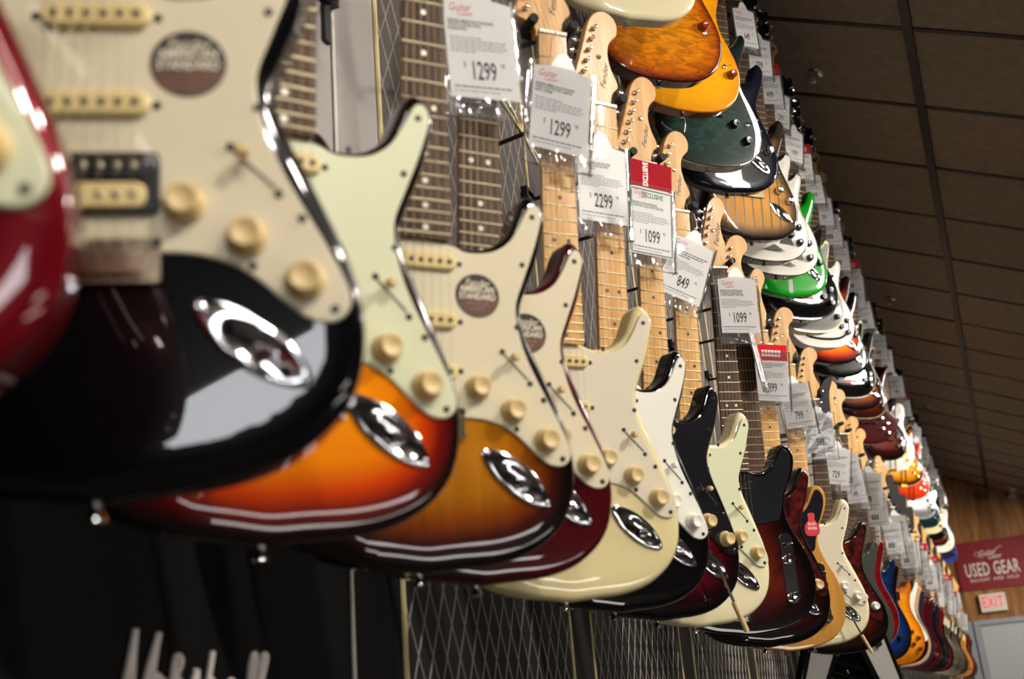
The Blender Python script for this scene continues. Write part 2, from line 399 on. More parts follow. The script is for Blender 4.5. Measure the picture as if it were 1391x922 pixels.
def body_mesh(kind, lod):
    o = catmull(OUT[kind], 5, SHARP.get(kind, ()))
    st, gr, nr = ((5, 9, 6), (9, 14, 4), (16, 26, 3))[lod]
    if kind in ('strat', 'offset'): return slab('body_'+kind, o, 44, 11, st, gr, contour=((-96, 70), (-.82, -.57), .55, 22) if kind == 'strat' else None, nr=nr, dome=.004)
    if kind == 'tele': return slab('body_'+kind, o, 44, 5, st, gr, nr=nr, dome=.0015)
    if kind == 'lp': return slab('body_'+kind, o, 52, 3, st, gr, carve=13, nr=nr)
    if kind == 'prs': return slab('body_'+kind, o, 44, 6, st, gr, nr=nr, dome=.0008)
    if kind in ('sg', 'spiky'): return slab('body_'+kind, o, 36, 7, st, gr, nr=nr, dome=.002)
    if kind == 'arch': return slab('body_'+kind, o, 62, 3, st, gr, carve=16, nr=nr)
    return slab('body_'+kind, o, 40, 8, st, gr, nr=nr)
FACEZ = dict(spiky=0, strat=0, tele=0, lp=13, prs=0, sg=0, offset=0, arch=16, vee=0)
# pickguards
PG_STRAT = [(-46, 168), (-30, 163), (0, 161), (47, 162), (75, 158), (98, 147), (121, 127), (136, 116), (151, 114), (161, 122), (161, 135), (150, 160), (136, 186), (119, 218), (108, 248), (103, 283), (113, 314), (124, 343), (132, 368), (137, 390), (132, 402), (124, 401),
            (117, 390), (108, 372), (96, 355), (76, 343), (49, 340), (31, 346), (0, 350), (-31, 352), (-34, 386), (-56, 390), (-78, 402), (-94, 424), (-104, 436), (-112, 428), (-108, 396), (-90, 350), (-72, 300), (-60, 240), (-54, 190)]
PG_TELE = [(-30, 240), (-12, 232), (30, 236), (66, 240), (92, 246), (99, 272), (106, 300), (120, 332), (130, 360), (130, 384), (120, 397), (110, 396), (100, 378), (88, 358), (72, 343), (48, 338), (31, 344), (0, 350), (-31, 352), (-32, 388), (-62, 391), (-95, 384), (-118, 362), (-120, 330), (-100, 292), (-70, 258)]
PG_OFFSET = [(-60, 150), (-30, 150), (0, 165), (60, 160), (100, 120), (140, 95), (156, 105), (150, 150), (128, 195), (106, 240), (102, 285), (116, 335), (128, 375), (124, 394), (112, 384), (96, 362), (76, 348), (49, 342), (31, 346), (0, 350), (-31, 352), (-34, 386), (-60, 392), (-88, 416), (-112, 440), (-126, 428), (-130, 390), (-110, 330), (-92, 270), (-80, 200)]
PGS = dict(strat=(PG_STRAT, 3), tele=(PG_TELE, 3), offset=(PG_OFFSET, 3))
SCREWS_STRAT = [(-46, 176), (40, 168), (100, 152), (152, 122), (132, 184), (104, 262), (112, 332), (126, 388), (60, 346), (-50, 384), (-102, 424), (-76, 300)]

# ------------------------------------------------------------------ small shared pieces
def knob_mesh(): return lathe_mesh('knob', [(13.5, 0), (13.5, 3), (11.8, 5), (11.2, 7), (10.3, 15), (9.6, 16), (6, 16), (5.5, 15.6), (1, 15.6)], 28)
def tknob_mesh(): return lathe_mesh('metal_knob', [(9.5, 0), (9.5, 15), (8.5, 17), (1, 17.4)], 20)
def lpknob_mesh(): return lathe_mesh('bell_knob', [(13, 0), (12, 5), (10.5, 9), (10, 14), (8.5, 15.5), (4, 15.5), (3.5, 15.2), (1, 15.2)], 20)
def screw_mesh(): return lathe_mesh('screw', [(3.1, 0), (3.1, .6), (2.2, 1.4), (.8, 1.2)], 10)
def pole_mesh(): return lathe_mesh('pole_piece', [(2.6, 0), (2.6, 1.6), (2.0, 2.0)], 10)
def dot_mesh(): return lathe_mesh('inlay_dot', [(3.2, 0), (3.2, .25)], 12, smooth=False)
def fret_mesh():
    b = MB(); n = 6
    V = []; F = []
    for x in (-.5, .5):
        for k in range(n+1):
            a = math.pi*k/n; V.append((x*1000*.001, math.cos(a)*1.3, math.sin(a)*1.1))
    for k in range(n): F.append((k, k+1, n+1+k+1, n+1+k))
    F.append((0, n+1, 2*n+1, n)); F.append(tuple(range(n, -1, -1))); F.append(tuple(range(n+1, 2*n+2)))
    b.add(V, F); return b.mesh('fret', True)
def strap_mesh(): return lathe_mesh('strap_button', [(4, 0), (4, 5), (6.5, 9), (7, 11), (5, 12.5)], 14)
def cover_single(): return plate('pickup_cover', rounded_rect(70, 17.5, 8.5, 6), 0, 6, 2, 2)
def cover_hum(): return plate('humbucker_frame', rounded_rect(84, 42, 5, 4), 0, 5, 1, 3)
def coil_mesh(): return plate('coil', rounded_rect(68, 17, 7, 5), 4, 8.5, 1.2, 2)
def jack_mesh():
    b = MB(); n = 40; rings = []
    for s, z in ((1, 0), (1, 2.2), (.94, 3)):
        ring = []
        for i in range(n):
            a = 2*math.pi*i/n; x = 46*math.cos(a); y = 16.5*math.sin(a)*(1-.22*(abs(math.cos(a))**2.2))
            ring.append((x*s, y*s, z))
        rings.append(ring)
    for s, z in ((1, 3.2), (.93, 2.2)):
        rings.append([(10+24*s*math.cos(2*math.pi*i/n), 12*s*math.sin(2*math.pi*i/n), z) for i in range(n)])
    V = [p for r in rings for p in r]; F = []
    for k in range(len(rings)-1):
        for i in range(n):
            j = (i+1) % n; F.append((k*n+i, k*n+j, (k+1)*n+j, (k+1)*n+i))
    F.append(tuple((len(rings)-1)*n+i for i in range(n)))
    b.add(V, F); return b.mesh('jack_plate', True, 50)
def cup_mesh():
    n = 28; V = [(10+24*q*math.cos(2*math.pi*i/n), 12*q*math.sin(2*math.pi*i/n), z) for q, z in ((.96, 2.4), (.8, 1.6), (.45, 1.0)) for i in range(n)]
    F = [(k*n+i, k*n+(i+1) % n, (k+1)*n+(i+1) % n, (k+1)*n+i) for k in range(2) for i in range(n)]+[tuple(2*n+i for i in range(n))]
    return mesh_from('jack_cup', V, F)
def jack_socket_mesh():
    b = MB(); b.tube([(6, -3, 2), (13, 2, 4)], 5, 10); b.tube([(13, 2, 4), (15, 3.5, 4.6)], 3, 10); return b.mesh('jack_socket', True)
def trem_mesh():
    b = MB(); b.box(-42, 42, 141, 172, 0, 3); b.box(-42, 42, 141, 144, 3, 8); return b.mesh('bridge_plate')
def saddle_mesh():
    b = MB(); b.box(-4.6, 4.6, -10, 10, 3, 8); b.box(-4.6, 4.6, -11.5, -9, 3, 11); b.box(-2, 2, 8, 10.5, 3, 10.5); return b.mesh('saddle')
def tele_bridge_mesh():
    b = MB(); b.box(-42, 42, 128, 212, 0, 1.5); b.box(-42, -40, 128, 212, 1.5, 9); b.box(40, 42, 128, 212, 1.5, 9); b.box(-42, 42, 128, 130, 1.5, 9); return b.mesh('ashtray_bridge')
def tom_mesh():
    b = MB(); b.box(-44, 44, 162, 172, 5, 15); b.add(*lathe([(6, 0), (6, 8)], 12), (-40, 167, 0)); b.add(*lathe([(6, 0), (6, 8)], 12), (40, 167, 0)); return b.mesh('bridge')
def stop_mesh():
    b = MB(); b.tube([(-45, 122, 9), (-38, 122, 11), (38, 122, 11), (45, 122, 9)], 7, 8); b.add(*lathe([(8, 0), (8, 12), (6, 14)], 14), (-45, 122, 0)); b.add(*lathe([(8, 0), (8, 12), (6, 14)], 14), (45, 122, 0)); return b.mesh('tailpiece', True)
def trapeze_mesh():
    b = MB(); b.bar((-22, 10, 12), (-16, 120, 26), 6, 3); b.bar((22, 10, 12), (16, 120, 26), 6, 3); b.box(-34, 34, 116, 130, 22, 29); b.box(-24, 24, -4, 12, 4, 14); return b.mesh('tailpiece')
def tuner_mesh():
    b = MB(); b.add(*lathe([(4.6, -1), (4.6, 1), (3.2, 2), (2.8, 8), (3.4, 9), (3.4, 11), (2, 12)], 12)); return b.mesh('tuner', True)
def tunerkey_mesh():
    b = MB(); b.tube([(-6, 0, -12), (-16, 0, -12)], 2.2, 8)
    V, F = lathe([(2, -26), (5, -25.5), (7.2, -22), (7.2, -18), (4.5, -15.5), (2, -15)], 12, 'x')
    b.add([(x, y, z*.72-12) for x, y, z in V], F); b.box(-7, 7, -7, 7, -20, -8); return b.mesh('tuner_key', True)
HS_STRAT = [(-21.5, 811), (-22, 822), (-30, 832), (-47, 838), (-54, 847), (-49, 862), (-38, 897), (-27, 936), (-18, 966), (-6, 984), (12, 992), (30, 986), (39, 970), (37, 952), (27, 941), (20, 928), (19, 908), (25, 886), (34, 868), (36, 856), (27, 846), (22, 834), (21.5, 811)]
HS_TELE = [(-21.5, 811), (-22, 826), (-28, 836), (-36, 842), (-33, 862), (-24, 900), (-14, 940), (-6, 968), (6, 984), (22, 986), (33, 972), (33, 952), (25, 936), (20, 918), (22, 896), (28, 872), (26, 846), (21.5, 811)]
HS_SYM = [(-21.5, 811), (-24, 830), (-36, 850), (-42, 905), (-44, 965), (-38, 985), (-18, 978), (0, 990), (18, 978), (38, 985), (44, 965), (42, 905), (36, 850), (24, 830), (21.5, 811)]
HS_PT = [(-21.5, 811), (-22, 824), (-40, 834), (-52, 846), (-30, 920), (-2, 985), (34, 1012), (44, 1002), (26, 950), (24, 880), (22, 830), (21.5, 811)]
HSO = dict(strat=HS_STRAT, tele=HS_TELE, sym=HS_SYM, point=HS_PT)
def head_mesh(kind):
    return plate('headstock', catmull(HSO[kind], 4, (0, len(HSO[kind])-1)), -18, -4, 1.5, 4)
def neck_mesh():
    b = MB(); n = 8; rows = []
    for y, w_ in ((352, 57), (420, 55), (600, 49), (811, 43)):
        rows.append([(w_/2*math.cos(math.pi*k/n), y, -20*math.sin(math.pi*k/n)+4) for k in range(n+1)])
    V = [p for r in rows for p in r]; F = []
    for k in range(len(rows)-1):
        for i in range(n): F.append((k*(n+1)+i, k*(n+1)+i+1, (k+1)*(n+1)+i+1, (k+1)*(n+1)+i))
        F.append((k*(n+1)+n, k*(n+1), (k+1)*(n+1), (k+1)*(n+1)+n))
    F.append(tuple(range(n+1))); F.append(tuple(range(3*(n+1)+n, 3*(n+1)-1, -1)))
    b.add(V, F); return b.mesh('neck', True, 35)
def board_mesh():
    b = MB(); rows = []
    for y, w_ in ((350, 57), (811, 43)):
        rows.append([(-w_/2, y, 4), (-w_/2, y, 8.5), (-w_/4, y, 9.6), (0, y, 10), (w_/4, y, 9.6), (w_/2, y, 8.5), (w_/2, y, 4)])
    V = rows[0]+rows[1]; F = [(i, i+1, 7+i+1, 7+i) for i in range(6)]+[(6, 0, 7, 13), tuple(range(6, -1, -1)), tuple(range(7, 14))]
    b.add(V, F); return b.mesh('fretboard', True, 30)
def width_at(y): return 43+(811-y)/(811-352)*14
FRETS = [163+648*2**(-k/12) for k in range(1, 22)]
def string_mesh(i):
    x0, x1 = -26+10.4*i, -17+6.8*i
    b = MB(); r = (.52, .44, .36, .28, .24, .2)[i]
    ty = 852+i*20.5; tx = -37+i*5.6
    b.tube([(x0, 158, 12), (x0+(x1-x0)*.07, 205, 12.8), (x1, 811, 12.2), (tx+2, ty, 4)], r, 5); return b.mesh('string', True)
def sym_string_mesh():
    b = MB()
    for i in range(6): b.tube([(-26+10.4*i, 165, 22), (-17+6.8*i, 811, 12.2)], .5, 4)
    return b.mesh('strings', True)
def graphic_mesh():
    b = MB()
    for tri in ([(-60, 60), (-5, 150), (30, 70)], [(40, 62), (66, 128), (96, 60)], [(-20, 40), (20, 58), (60, 36)], [(-110, 90), (-80, 170), (-66, 92)], [(70, 150), (84, 190), (110, 150)]):
        b.add([(x, y, .3) for x, y in tri]+[(x, y, .6) for x, y in tri], [(3, 4, 5), (2, 1, 0), (0, 1, 4, 3), (1, 2, 5, 4), (2, 0, 3, 5)])
    return b.mesh('painted_triangles')
def fhole_mesh():
    pts = [(118, 190, 0), (126, 184, 0), (124, 172, 0), (116, 168, 0), (112, 180, 0), (108, 210, 0), (106, 240, 0), (98, 256, 0), (90, 250, 0), (92, 238, 0)]
    b = MB(); b.tube([(x, y, 15) for x, y, _ in pts], 3, 6); return b.mesh('f_hole', True)

# ------------------------------------------------------------------ the guitar builder
def guitar(label, kind, fin, T, phi, X, Zp, lod=1, guard=None, knobs='cream', pickups='sss', board='rose', head='strat', hw='chrome', group=None, sticker=False, arm=False, extra=None, knobsx=None, headmat=None, screwmat=None, short=None):
    M = hang(T, phi, X, Zp)
    g = empty('electric_guitar', M, label, 'guitar', group)
    HW = M_GOLD if hw == 'gold' else (M_BLACKM if hw == 'black' else M_CHROME)
    fz = FACEZ[kind]; bl = 0 if lod == 2 else (1 if lod == 1 else 2)
    put('body', cached(('body', kind, bl), lambda: body_mesh(kind, bl)), fin, g)
    pg = None; gz = fz
    if guard is not None and kind in PGS:
        ol, th = PGS[kind]; gz = th
        pg = put('pickguard', cached(('pg', kind), lambda: plate('pickguard', catmull(ol, 4), .2, th, 1.0, 4)), guard, g)
        if lod == 2 and kind == 'strat':
            for sx, sy in SCREWS_STRAT: put('screw', cached('screw', screw_mesh), screwmat or M_BLACKM, pg, (sx, sy, th))
    # neck > fretboard, frets, dots
    dz = 0 if fz < 5 else fz-4
    nk = put('neck', cached('neck', neck_mesh), M_MAPLE if head in ('strat', 'tele') else mat('mahogany', '3A1A10', .3, coat=.6), g, (0, 0, dz))
    bm = M_ROSE if board == 'rose' else (M_MAPLE if board == 'maple' else mat('ebony', '120D0B', .4))
    put('fretboard', cached('board', board_mesh), bm, nk)
    if lod == 2:
        for y in FRETS: put('fret', cached('fret', fret_mesh), M_FRET, nk, (0, y, 9.3), None, (width_at(y), 1, 1))
        dm = M_DOTB if board == 'maple' else M_PEARL
        ys = [811]+FRETS
        for k in (3, 5, 7, 9, 12, 15, 17, 19, 21):
            y = (ys[k-1]+ys[k])/2
            for dx in ((-11, 11) if k == 12 else (0,)): put('inlay_dot', cached('dot', dot_mesh), dm, nk, (dx, y, 10.0 if dx == 0 else 9.7))
    else:
        def fr():
            b = MB()
            for y in FRETS: b.box(-width_at(y)/2, width_at(y)/2, y-.9, y+.9, 8.6, 10.9)
            return b.mesh('frets')
        o = put('frets', cached('frets_joined', fr), M_FRET, nk)
    put('nut', cached('nut', lambda: (lambda b: (b.box(-21.5, 21.5, 811, 816, 3, 12), b.mesh('nut'))[1])(MB())), M_WHITEP, g, (0, 0, dz))
    hm = headmat or (M_MAPLE if head in ('strat', 'tele') else mat('headstock_black', '0A0909', .55, spec=.2))
    hd = put('headstock', cached(('head', head), lambda: head_mesh(head)), hm, g, (0, 0, dz))
    if lod == 2 and head in ('strat', 'tele'):
        text('logo', 'Fender', 15 if head == 'strat' else 18, M_INK, hd, (10, 872, -3.8) if head == 'strat' else (10, 895, -3.8), 1.1, .35, math.radians(80), .1)
        put('string_tree', cached('screw', screw_mesh), M_CHROME, hd, (0, 905, -4), None, (1.4, 1.4, 2))
    if lod >= 1:
        for i in range(6):
            if head == 'sym':
                side = -1 if i < 3 else 1; tx, ty = side*30, 850+(i % 3)*45
            else:
                side = -1; tx, ty = -37+i*5.6, 852+i*20.5
                if head == 'tele': tx += 8
            t = put('tuner', cached('tuner', tuner_mesh), HW, g, (tx, ty, -4+dz))
            kx = side*(20 if head == 'sym' else 9)
            put('tuner_key', cached('tunerkey', tunerkey_mesh), HW, t, (kx*.4, 0, 0), (0, 0, 0 if side < 0 else math.pi))
    # strings
    if lod == 2:
        for i in range(6): put('string', cached(('string', i), lambda: string_mesh(i)), M_STEEL, g, (0, 0, dz))
    elif lod == 1: put('strings', cached('strings', sym_string_mesh), M_STEEL, g, (0, 0, 0))
    # pickups
    def single(y, rot=0):
        p = put('pickup', cached('single', cover_single), {'cream': M_CREAMP, 'white': M_WHITEP, 'black': M_BLACKP}.get(knobs if knobs in ('cream', 'white') else 'black'), g, (0, y, gz), (0, 0, rot))
        if lod == 2:
            for i in range(6): put('pole_piece', cached('pole', pole_mesh), M_POLE, p, (-26+10.4*i, 0, 5.6))
            for sx in (-39, 39): put('screw', cached('screw', screw_mesh), screwmat or M_BLACKM, p, (sx, 0, 0))
    def hum(y, cover=None):
        p = put('humbucker', cached('humframe', cover_hum), cover or M_BLACKP, g, (0, y, gz))
        for k, (dy, m) in enumerate(((9.5, cover or M_BLACKP), (-9.5, cover or (M_CREAMP if knobs == 'cream' else M_BLACKP)))):
            put('coil', cached('coil', coil_mesh), m, p, (0, dy, 0))
            if lod == 2:
                for i in range(6): put('pole_piece', cached('pole', pole_mesh), M_STEEL, p, (-26+10.4*i, dy, 8))
    if lod >= 1:
        if pickups == 'sss': single(326); single(263); single(205, .14)
        elif pickups == 'hss': single(326); single(263); hum(208)
        elif pickups == 'hh': hum(318, M_CHROME if hw != 'black' and kind in ('lp', 'arch') else None); hum(205, M_CHROME if hw != 'black' and kind in ('lp', 'arch') else None)
        elif pickups == 'tele':
            p = put('neck_pickup', cached('single', cover_single), M_CHROME, g, (0, 322, gz))
    # bridge
    if kind in ('strat', 'offset'):
        b = put('bridge', cached('trem', trem_mesh), M_BRIDGE, g)
        if lod == 2:
            for i in range(6): put('saddle', cached('saddle', saddle_mesh), M_BRIDGE, b, (-26+10.4*i, 158, 0))
        if arm:
            mb = MB(); mb.tube([(34, 160, 8), (60, 140, 26), (92, 90, 34), (120, 30, 34)], 2.6, 8)
            a = put('tremolo_arm', mb.mesh('tremolo_arm', True), M_CHROME, g)
            mb = MB(); mb.tube([(118, 34, 34), (128, 14, 34), (142, -14, 34)], 4.6, 10); put('arm_tip', mb.mesh('arm_tip', True), M_CREAMK, a)
    elif kind == 'tele':
        b = put('bridge', cached('ashtray', tele_bridge_mesh), HW, g)
        if lod == 2:
            for i in range(6): put('saddle', cached('saddle', saddle_mesh), HW, b, (-26+10.4*i, 150, -1))
            put('bridge_pickup', cached('single', cover_single), M_BLACKP, b, (0, 192, 1.5), (0, 0, .2))
    elif lod >= 1 and kind == 'prs':
        put('bridge', cached('trem', trem_mesh), HW, g, (0, 8, fz))
    elif lod >= 1:
        put('bridge', cached('tom', tom_mesh), HW, g, (0, 0, fz-2))
        put('tailpiece', cached('trapeze', trapeze_mesh) if kind == 'arch' else cached('stop', stop_mesh), HW, g, (0, 0, 0 if kind == 'arch' else fz-3))
    # knobs, switch, jack
    km = {'cream': M_CREAMK, 'white': M_WHITEP, 'black': M_BLACKP, 'amber': M_AMBER, 'chrome': M_CHROME, 'gold': M_GOLD}[knobs]
    def knob(x, y, mesh, z):
        return put('knob', mesh, km, g, (x, y, z))
    if kind == 'strat' or kind == 'offset':
        KS = knobsx or [(57, 194), (96, 171), (133, 141)]
        for x, y in KS: knob(x, y, cached('knob', knob_mesh), gz)
        if lod >= 1 and kind == 'strat':
            mb = MB(); mb.bar((88, 231, 0), (115, 205, 0), 1.6, 1.2)
            s = put('selector_switch', mb.mesh('switch_slot'), M_INK, g, (0, 0, gz))
            mb = MB(); mb.tube([(0, 0, 0), (1, 0, 10)], 1.4, 6); put('switch_lever', mb.mesh('switch_lever', True), M_CHROME, s, (94, 226, 0))
            put('switch_tip', lathe_mesh('switch_tip', [(3.6, 8), (4.6, 10), (4.8, 16), (3.6, 19), (1, 19.5)], 12), km if knobs != 'chrome' else M_BLACKP, s, (95, 226, 0))
            for q in ((86, 234), (117, 201)): put('screw', cached('screw', screw_mesh), screwmat or M_BLACKM, s, (q[0], q[1], 0))
        if kind == 'strat':
            j = put('jack_plate', cached('jack', jack_mesh), HW, g, (99, 101, .2), (0, 0, math.radians(-37)))
            put('jack_cup', cached('jcup', cup_mesh), mat('jack_cup_dark', '0E0E10', .3), j)
            if lod == 2:
                put('jack_socket', cached('jacksock', jack_socket_mesh), M_CHROME, j)
                for sx in (-41, 41): put('screw', cached('screw', screw_mesh), M_CHROME, j, (sx, 0, 2.4))
    elif kind == 'tele':
        cp = put('control_plate', cached('ctl', lambda: plate('control_plate', rounded_rect(30, 150, 14, 6), 0, 1.6, .5, 3)), M_CHROME, g, (104, 140, 0), (0, 0, .05))
        for y in (34, -46): put('knob', cached('tknob', tknob_mesh), M_CHROME, cp, (0, y-14, 1.6))
        mb = MB(); mb.tube([(0, 40, 1.6), (3, 38, 14)], 2, 6); put('switch_lever', mb.mesh('switch_lever', True), M_CHROME, cp, (0, 12, 0))
        put('switch_tip', lathe_mesh('switch_tip', [(3.5, 12), (4.5, 14), (4.5, 19), (2, 21)], 12), M_BLACKP, cp, (3, 50, 0))
        jc = put('jack_plate', cached('cup', lambda: lathe_mesh('jack_cup', [(12, 0), (12, 3), (9, 4), (7, 1), (6, -4)], 16, 'x')), M_CHROME, g, (150, 62, -22), (0, 0, -.5))
    elif kind in ('lp', 'arch', 'sg', 'spiky'):
        for x, y in ((84, 150), (118, 122), (86, 94), (120, 72)): knob(x, y, cached('lpknob', lpknob_mesh), fz*.72)
    elif kind in ('prs', 'vee'):
        for x, y in (knobsx or ((76, 132), (112, 88))): knob(x, y, cached('lpknob', lpknob_mesh), fz*.85)
        if lod >= 1 and kind == 'prs':
            mb = MB(); mb.add(*lathe([(6, 0), (6, 2), (3, 4)], 12)); mb.tube([(0, 0, 2), (6, -3, 18)], 1.8, 6)
            put('selector_switch', mb.mesh('selector_switch', True), M_CHROME, g, (118, 138, fz*.7))
    if kind == 'arch' and lod >= 1: put('f_hole', cached('fh', fhole_mesh), M_BLACKP, g)
    if extra == 'graphic': put('painted_triangles', cached('graphic', graphic_mesh), M_BLACKP, g, (0, 0, fz))
    if extra == 'redmark':
        mb = MB(); mb.box(-30, 40, 78, 92, .3, 1.2); put('red_emblem', mb.mesh('red_emblem'), M_REDP, g, (0, 0, fz))
    if extra == 'stripe':
        mb = MB(); mb.box(-9, 9, 20, 130, .2, .8); put('painted_stripe', mb.mesh('painted_stripe'), M_BLACKP, g, (0, 0, fz))
    if extra == 'stripes':
        for q in range(7):
            mb = MB(); xx = -96+q*32; mb.box(xx-1.5, xx+1.5, 34+abs(q-3)*6, 230, .1, .5); put('painted_stripe', mb.mesh('painted_stripe'), M_BLACKP, g, (0, 0, fz))
    if extra == 'redsticker':
        s = put('sticker', plate('sticker', catmull([(-16, -28), (16, -28), (20, -6), (9, 10), (9, 26), (-9, 26), (-9, 10), (-20, -6)], 4), 0, .4, .1, 3), mat('sticker_red', 'C8303A', .4), g, (92, 312, 3))
        text('sticker_print', 'ROAD\nWORN', 11, M_PAPER, s, (0, -6, .5), .7)
    sb = put('strap_button', cached('strap', strap_mesh), HW, g, (0, 6, -24), (math.pi/2, 0, 0))
    if lod == 2 and kind == 'strat':
        put('strap_button', cached('strap', strap_mesh), HW, g, (-126, 459, -24), (-math.pi/2, 0, .3))
    if sticker:
        s = put('sticker', cached('sticker', lambda: plate('sticker', [(25*math.cos(a*math.pi/20), 24*math.sin(a*math.pi/20)) for a in range(40)], 0, .4, .1, 3)), M_STICK, g, (59, 293, gz))
        put('sticker_band', cached('band', lambda: plate('sticker_band', [(24*math.cos(a), 23*math.sin(a)) for a in np.linspace(math.pi+.2, 2*math.pi-.2, 16)], .3, .5, .05, 3)), mat('sticker_band_brown', '6A4430', .4, noise=('523222', (60, 60, 60))), s)
        text('sticker_print', 'Fender', 11, M_STICKT, s, (0, 14, .5), .9, .3)
        text('sticker_print', 'AMERICAN\nSTANDARD', 9.4, M_STICKT, s, (0, 3, .6), .84, 0, 0, .22, line=.85)
        text('sticker_print', 'MADE IN USA', 4.6, M_STICKT, s, (0, -9, .5), .9)
        text('sticker_print', 'SINCE 1954', 3.6, M_STICKT, s, (0, -14, .5), .9)
    # hanger: an arm from the wall to a padded yoke under the headstock
    A = M @ Vector((0, .822, -.03+dz*.001)); wall = Vector((WALLX, A.y+.05, A.z+.01))
    hg = empty('guitar_hanger', Matrix.Translation(wall), 'black padded wall hanger at the neck of the '+(short or label), 'hanger', 'black wall hangers')
    d = (A-wall)*1000
    mb = MB(); mb.tube([(0, 0, 0), (d.x*.8, d.y, d.z), (d.x, d.y, d.z)], 4, 6)
    R = M.to_3x3()
    if lod == 0:
        for s in (-1, 1): mb.tube([tuple(d), tuple(d+R @ Vector((s*31, 2, 6))), tuple(d+R @ Vector((s*31, 4, 46)))], 6, 6)
        put('arm', mb.mesh('hanger_arm', True), M_BLACKM, hg)
    else:
        put('arm', mb.mesh('hanger_arm', True), M_BLACKM, hg)
        mb = MB(); mb.box(0, 7, -8, 8, -62, 20); mb.box(0, 14, -20, 20, 20, 26); mb.box(0, 14, -20, 20, 2, 7); mb.box(0, 14, -20, -15, 7, 20); mb.box(0, 14, 15, 20, 7, 20); put('back_plate', mb.mesh('back_plate'), M_BLACKM, hg)
        for s in (-1, 1):
            mb = MB(); mb.tube([tuple(d), tuple(d+R @ Vector((s*29, 2, 4))), tuple(d+R @ Vector((s*32, 4, 12))), tuple(d+R @ Vector((s*32, 6, 48)))], 7.5, 8)
            put('yoke_prong', mb.mesh('yoke_prong', True), M_FOAM, hg)
    return g
WALLX = -0.70

# ------------------------------------------------------------------ the setting
def struct(name, me, m, parent=None, kind='structure'):
    o = bpy.data.objects.new(name, me); C.objects.link(o)
    if parent: o.parent = parent
    else: o['kind'] = kind
    if m: me.materials.append(m)
    return o
def boxm(name, x0, x1, y0, y1, z0, z1):
    b = MB(); b.box(x0*1000, x1*1000, y0*1000, y1*1000, z0*1000, z1*1000); return b.mesh(name)
END = 14.14
M_WALLG = mat('wall_panel_grey', '8C8682', .55, bump=(300, .2))
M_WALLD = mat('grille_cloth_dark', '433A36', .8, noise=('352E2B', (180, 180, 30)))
M_WALLSHADE = mat('grille_cloth_shaded', '1B1615', .8, noise=('141010', (180, 180, 30)), spec=.2)  # same cloth darkened: shade on the lower wall painted into the colour
M_AMP = mat('amp_black_vinyl_shaded', '0D0C0C', .8, bump=(500, .3), spec=.12)  # black vinyl, taken darker to paint in the shade below the guitars
M_GOLDP = mat('gold_piping', 'CDBB85', .4)
M_WHP = mat('white_piping', 'CFCAC0', .45)
M_LATT = mat('lattice_thread', '8F887E', .5)
wl = struct('wall_left', boxm('wall', WALLX-.12, WALLX-.012, -8, END+.1, 0, 4.2), M_WALLD)
panels = [(-1.2, 1.168, 0, 1.86, M_AMP, 'amp_front_panel'), (-1.2, 1.168, 1.86, 4.1, M_WALLG, 'grey_panel'), (1.180, 1.294, 0, 1.86, M_AMP, 'amp_front_panel'), (1.180, 1.294, 1.86, 4.1, M_WALLG, 'grey_panel')]  # split behind the guitars; the lower panels carry painted shade
y = 1.306; bays = []
while y < END-.3:
    bays.append((y, y+.595)); y += .595
    panels += [(y+.010, y+.110, 0, 1.86, M_WALLSHADE, 'filler_panel'), (y+.010, y+.110, 1.86, 4.1, M_WALLD, 'filler_panel')]; y += .122
for (y0, y1) in bays: panels += [(y0, min(y1, END), 0, 1.86, M_WALLSHADE, 'grille_panel'), (y0, min(y1, END), 1.86, 4.1, M_WALLD, 'grille_panel')]
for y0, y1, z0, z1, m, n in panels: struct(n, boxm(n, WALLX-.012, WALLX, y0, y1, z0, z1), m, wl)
def piping(y, z0, z1, m, r=.0032):
    b = MB(); b.tube([((WALLX+.001)*1000, y*1000, z0*1000), ((WALLX+.001)*1000, y*1000, z1*1000)], r*1000, 6)
    struct('piping', b.mesh('piping', True), m, wl)
piping(1.174, 0.2, 4.1, M_WHP, .0026); piping(1.300, .2, 4.1, M_GOLDP, .004)
for y0, y1 in bays:
    piping(y1+.005, .2, 4.1, M_GOLDP, .003); piping(y1+.116, .2, 4.1, M_GOLDP, .003)
b = MB()
for a_, c_ in (((1.73, 2.575), (1.975, 2.52)), ((1.79, 2.60), (1.975, 2.50))): b.tube([((WALLX+.004)*1000, a_[0]*1000, a_[1]*1000), ((WALLX+.004)*1000, c_[0]*1000, c_[1]*1000)], 2.6, 6)
struct('piping', b.mesh('piping', True), M_GOLDP, wl)
def lattice(y0, y1, z0=.9, z1=3.9):
    b = MB(); px, pz = .041, .088; k = pz/px; W = y1-y0; Hh = z1-z0
    n = int((W+Hh/k)/px)+1
    for s in (0, 1):
        for i in range(-1, n+1):
            # lines z = z0 + k*(y - ya)
            ya = y0-Hh/k+i*px
            ta = max(y0, ya); tb = min(y1, ya+Hh/k)
            if tb-ta < .004: continue
            A, B = (ta, z0+k*(ta-ya)), (tb, z0+k*(tb-ya))
            if s: A, B = (y0+y1-A[0], A[1]), (y0+y1-B[0], B[1])
            wv = .0011; V = []
            for (yy, zz) in (A, B):
                for dx, dy in ((0, -wv), (.0012, 0), (0, wv)): V.append(((WALLX+dx)*1000, (yy+dy)*1000, zz*1000))
            b.add(V, [(0, 1, 4, 3), (1, 2, 5, 4)])
    o = struct('diamond_lattice', b.mesh('diamond_lattice'), M_LATT, wl); o['kind'] = 'stuff'
for y0, y1 in bays: lattice(y0, y1)
